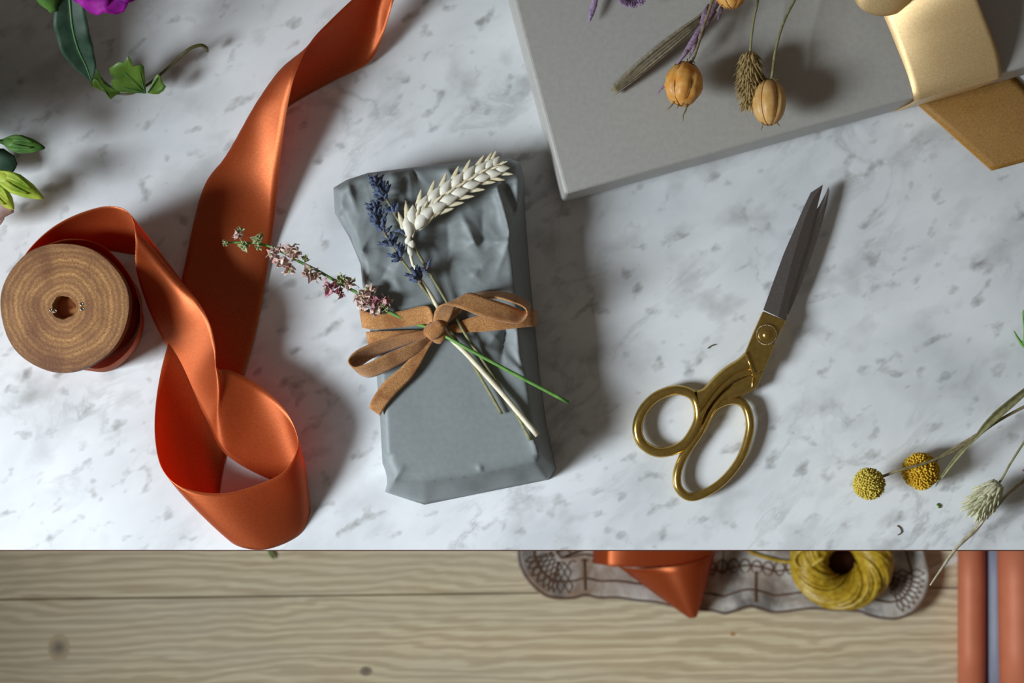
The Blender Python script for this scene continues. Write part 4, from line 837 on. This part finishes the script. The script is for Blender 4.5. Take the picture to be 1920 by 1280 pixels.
for i in range(n):
    j = (i + 1) % n; m.f.append((i * K + K - 1, j * K + K - 1, cv)); m.f.append((j * K, i * K, cv + 1))
tray = m.build('tray_body', M['carved'], tr)
bm = bmesh.new(); bm.from_mesh(tray.data); bmesh.ops.recalc_face_normals(bm, faces=bm.faces); bm.to_mesh(tray.data); bm.free()
def rimpt(i, u):
    k = 4 + u * (len(lv) - 6); a = int(k); f_ = k - a; i = i % n
    return rings[a][i].lerp(rings[min(a + 1, K - 1)][i], f_) + Vector((0, 0, .0004))
def nearest(px, py):
    q = F(px, py, 2.4).xy; return min(range(n), key=lambda i: (oc[i] - q).length)
g = MB()
def hatch(i0, i1):
    for dr in (5, -5):
        for s_ in range(i0 - 5, i1 + 6, 2):
            pts_ = [(s_ + dr * t_ / 10, t_ / 10) for t_ in range(11) if i0 <= s_ + dr * t_ / 10 <= i1]
            if len(pts_) > 1: g.tube([rimpt(int(math.floor(a_)), u_).lerp(rimpt(int(math.floor(a_)) + 1, u_), a_ - math.floor(a_)) for a_, u_ in pts_], .0007, 4)
for (pa, pb) in (((972, 1050), (1078, 1121)), ((1690, 1163), (1746, 1060)), ((1342, 1150), (1402, 1141))):
    a, b = sorted((nearest(*pa), nearest(*pb)));
    if b - a < n / 2: hatch(a, b)
for (pa) in ((1096, 1119), (1415, 1141), (1612, 1150)):
    i = nearest(*pa); g.tube([rimpt(i, t_ / 6) for t_ in range(7)], .0016, 4)
g.tube([r_ + Vector((0, 0, .0006)) for r_ in rings[8]], .001, 4, closed=True); g.tube([r_ + Vector((0, 0, .0004)) for r_ in rings[5]], .0012, 4, closed=True); g.tube([r_ + Vector((0, 0, .0002)) for r_ in rings[3]], .0010, 4, closed=True)
for k in range(34):
    c = F(1010 + k * 21.5, 1063 + 3 * math.sin(k), .95)
    g.tube([c + Vector((math.cos(a) * .0058, math.sin(a) * .0078, 0)) for a in [2 * math.pi * j / 12 for j in range(12)]], .0009, 4, closed=True)
for (x, y, r_) in ((1020, 1050, 20), (1040, 1045, 30), (1700, 1050, 26), (1670, 1085, 22)):
    c = F(x, y, .95); g.tube([c + Vector((math.cos(a) * r_, math.sin(a) * r_, 0)) / FS for a in [.3 + 3.6 * j / 14 for j in range(15)]], .001, 4)
gg = g.build('carved_line', M['groove'], tray); gg['kind'] = 'stuff'
# copper ribbon drop lying on the tray
cr_ = thing('ribbon_curl', 'shiny copper ribbon curl on the carved tray', 'ribbon', F(1250, 1040, 1.0))
m = MB(); apex = F(1303, 1166, 3.6); rows = []
arc = crv([F(1160, 1062, 2.6), F(1195, 1066, 5.4), F(1245, 1064, 7.6), F(1295, 1056, 8.2), F(1330, 1044, 6.2), F(1340, 1036, 2.6)], 6)
for p in arc: rows.append([p.lerp(apex, t_ / 10) + Vector((0, 0, .006 * math.sin(math.pi * t_ / 10))) * (1 if t_ < 10 else 0) for t_ in range(10)] + [apex + (p - apex) * .08])
m.grid(rows); m.build('ribbon_fold', M['orange'], cr_, solid=.0005)
m = MB(); m.grid(ribbon([(F(1112, 1018, 2.0), F(1112, 1056, 3.0)), (F(1130, 1016, 5.2), F(1128, 1058, 5.4)), (F(1160, 1014, 6.2), F(1155, 1062, 6.4)), (F(1220, 1012, 6.8), F(1220, 1062, 7.0)), (F(1290, 1008, 6.8), F(1290, 1056, 7.0)), (F(1330, 1000, 5.0), F(1334, 1040, 5.6)), (F(1336, 980, 3.0), F(1340, 1010, 3.0))], 6, 9)); m.build('ribbon_band', M['orange'], cr_, solid=.0005)
# ball of yellow raffia
rf = thing('raffia_ball', 'ball of shiny yellow raffia twine on the carved tray', 'twine', F(1578, 1052, 1.0))
rc = F(1578, 1052, 4.4); RR, rr = .0365, .0185; m = MB(); rows = []
def tor(a, b, k=1.0): return rc + Vector((math.cos(a) * (RR + rr * k * math.cos(b)), math.sin(a) * (RR + rr * k * math.cos(b)) * .95, rr * 1.3 * k * math.sin(b)))
for i in range(40): rows.append([tor(2 * math.pi * i / 40, 2 * math.pi * j / 16, .94) for j in range(17)])
m.grid(rows, closed=True); m.build('twine_core', M['raffia'], rf)
m = MB()
for k in range(72):
    a0 = 2 * math.pi * k / 64 + R.uniform(-.05, .05); tw = 2.7 + R.uniform(-.25, .25); b0 = -.5
    m.tube([tor(a0 + tw * t_ / 14, b0 + 3.9 * t_ / 14, 1.0 + .05 * math.sin(k)) for t_ in range(15)], R.uniform(.0016, .0026), 6, flat=.45)
MB().tear(rc - Vector((0, 0, .03)), rc - Vector((0, 0, .012)), [(0, .022), (1, .022)], 20).build('hole_shade_disc', M['dark'], rf)  # dark disc put in the ball's hole to stand for its shade
s_ = m.build('strand', M['raffia'], rf); s_['kind'] = 'stuff'
m = MB(); m.tube(crv([F(1548, 1030, 7.0), F(1510, 1028, 6.8), F(1490, 1045, 6.2), F(1496, 1062, 6.2), F(1515, 1064, 6.6), F(1545, 1045, 7.2)], 6), .0022, 6, flat=.6); m.build('loose_end', M['raffia'], rf)
m = MB(); m.tube(crv([F(1492, 1052, 3.0), F(1470, 1053, 1.5), F(1440, 1046, 1.3), F(1410, 1036, 1.3), F(1390, 1020, 1.3)], 6), .0018, 6, flat=.6); m.build('loose_end', M['raffia'], rf)
# rolls of wrapping paper
def roll(label, x0, x1, zc, mat, y0=985, y1=1330, lean=0.0):
    r_ = (F(x1, 1150, zc).x - F(x0, 1150, zc).x) / 2; r_ = abs(r_); zcm = r_ + zc * .01
    xa = F((x0 + x1) / 2, y0, 0); k = (CAMZ - zcm) / CAMZ
    p0 = A((x0 + x1) / 2 - lean, y0, zcm); p1 = A((x0 + x1) / 2 + lean, y1, zcm)
    ax = (p1 - p0).normalized(); sd = ax.cross(Vector((0, 0, 1))); m_ = MB(); rows = []
    for i in range(61):                     # spiral sheet, open in the middle
        a = 2 * math.pi * 1.25 * i / 60 - 2.2; q = r_ * (1 - .05 * i / 60); d = sd * math.cos(a) * q + Vector((0, 0, math.sin(a) * q))
        rows.append([p0 + d, p0.lerp(p1, .33) + d, p0.lerp(p1, .66) + d, p1 + d])
    m_.grid(rows); o = m_.build('paper_roll', mat, origin=Vector((p0.x, p0.y, 0)), solid=.0006); return tag(o, label, 'paper roll', 'wrapping paper rolls on the floor')
roll('copper wrapping paper roll nearest the carved tray on the floor', 1797, 1847, 0, M['copperpaper'])
roll('added blue-grey roll standing in for the glossy gradient of the copper roll', 1848, 1892, 0.0, M['bluegloss'], lean=1)  # added roll; its blue-grey paints the gloss on the copper roll's right side
roll('copper wrapping paper roll at the right edge of the picture', 1874, 1950, 1.6, M['copperpaper'], lean=3)
m = MB(); q = [F(1738, 1067, .1), F(1800, 1038, .1), F(1806, 1048, .1), F(1742, 1078, .1)]; m.prism([p.xy for p in q], .0005, .0015)
o = m.build('paper_strip', M['whitepaper'], origin=F(1770, 1058, 0), smooth=False); tag(o, 'white paper strip on the floor between tray and paper roll', 'paper')
m = MB(); m.grid(leafrows([F(500, 1026, .4), F(507, 1034, .5), F(511, 1042, .5), F(514, 1048, .3)], [.001, .005, .004, .001], fold=.3, n=5)); o = m.build('leaf_scrap', M['ivy'], origin=F(508, 1038, 0), solid=.0004); tag(o, 'small green leaf scrap on the floor below the orange loop', 'leaf')
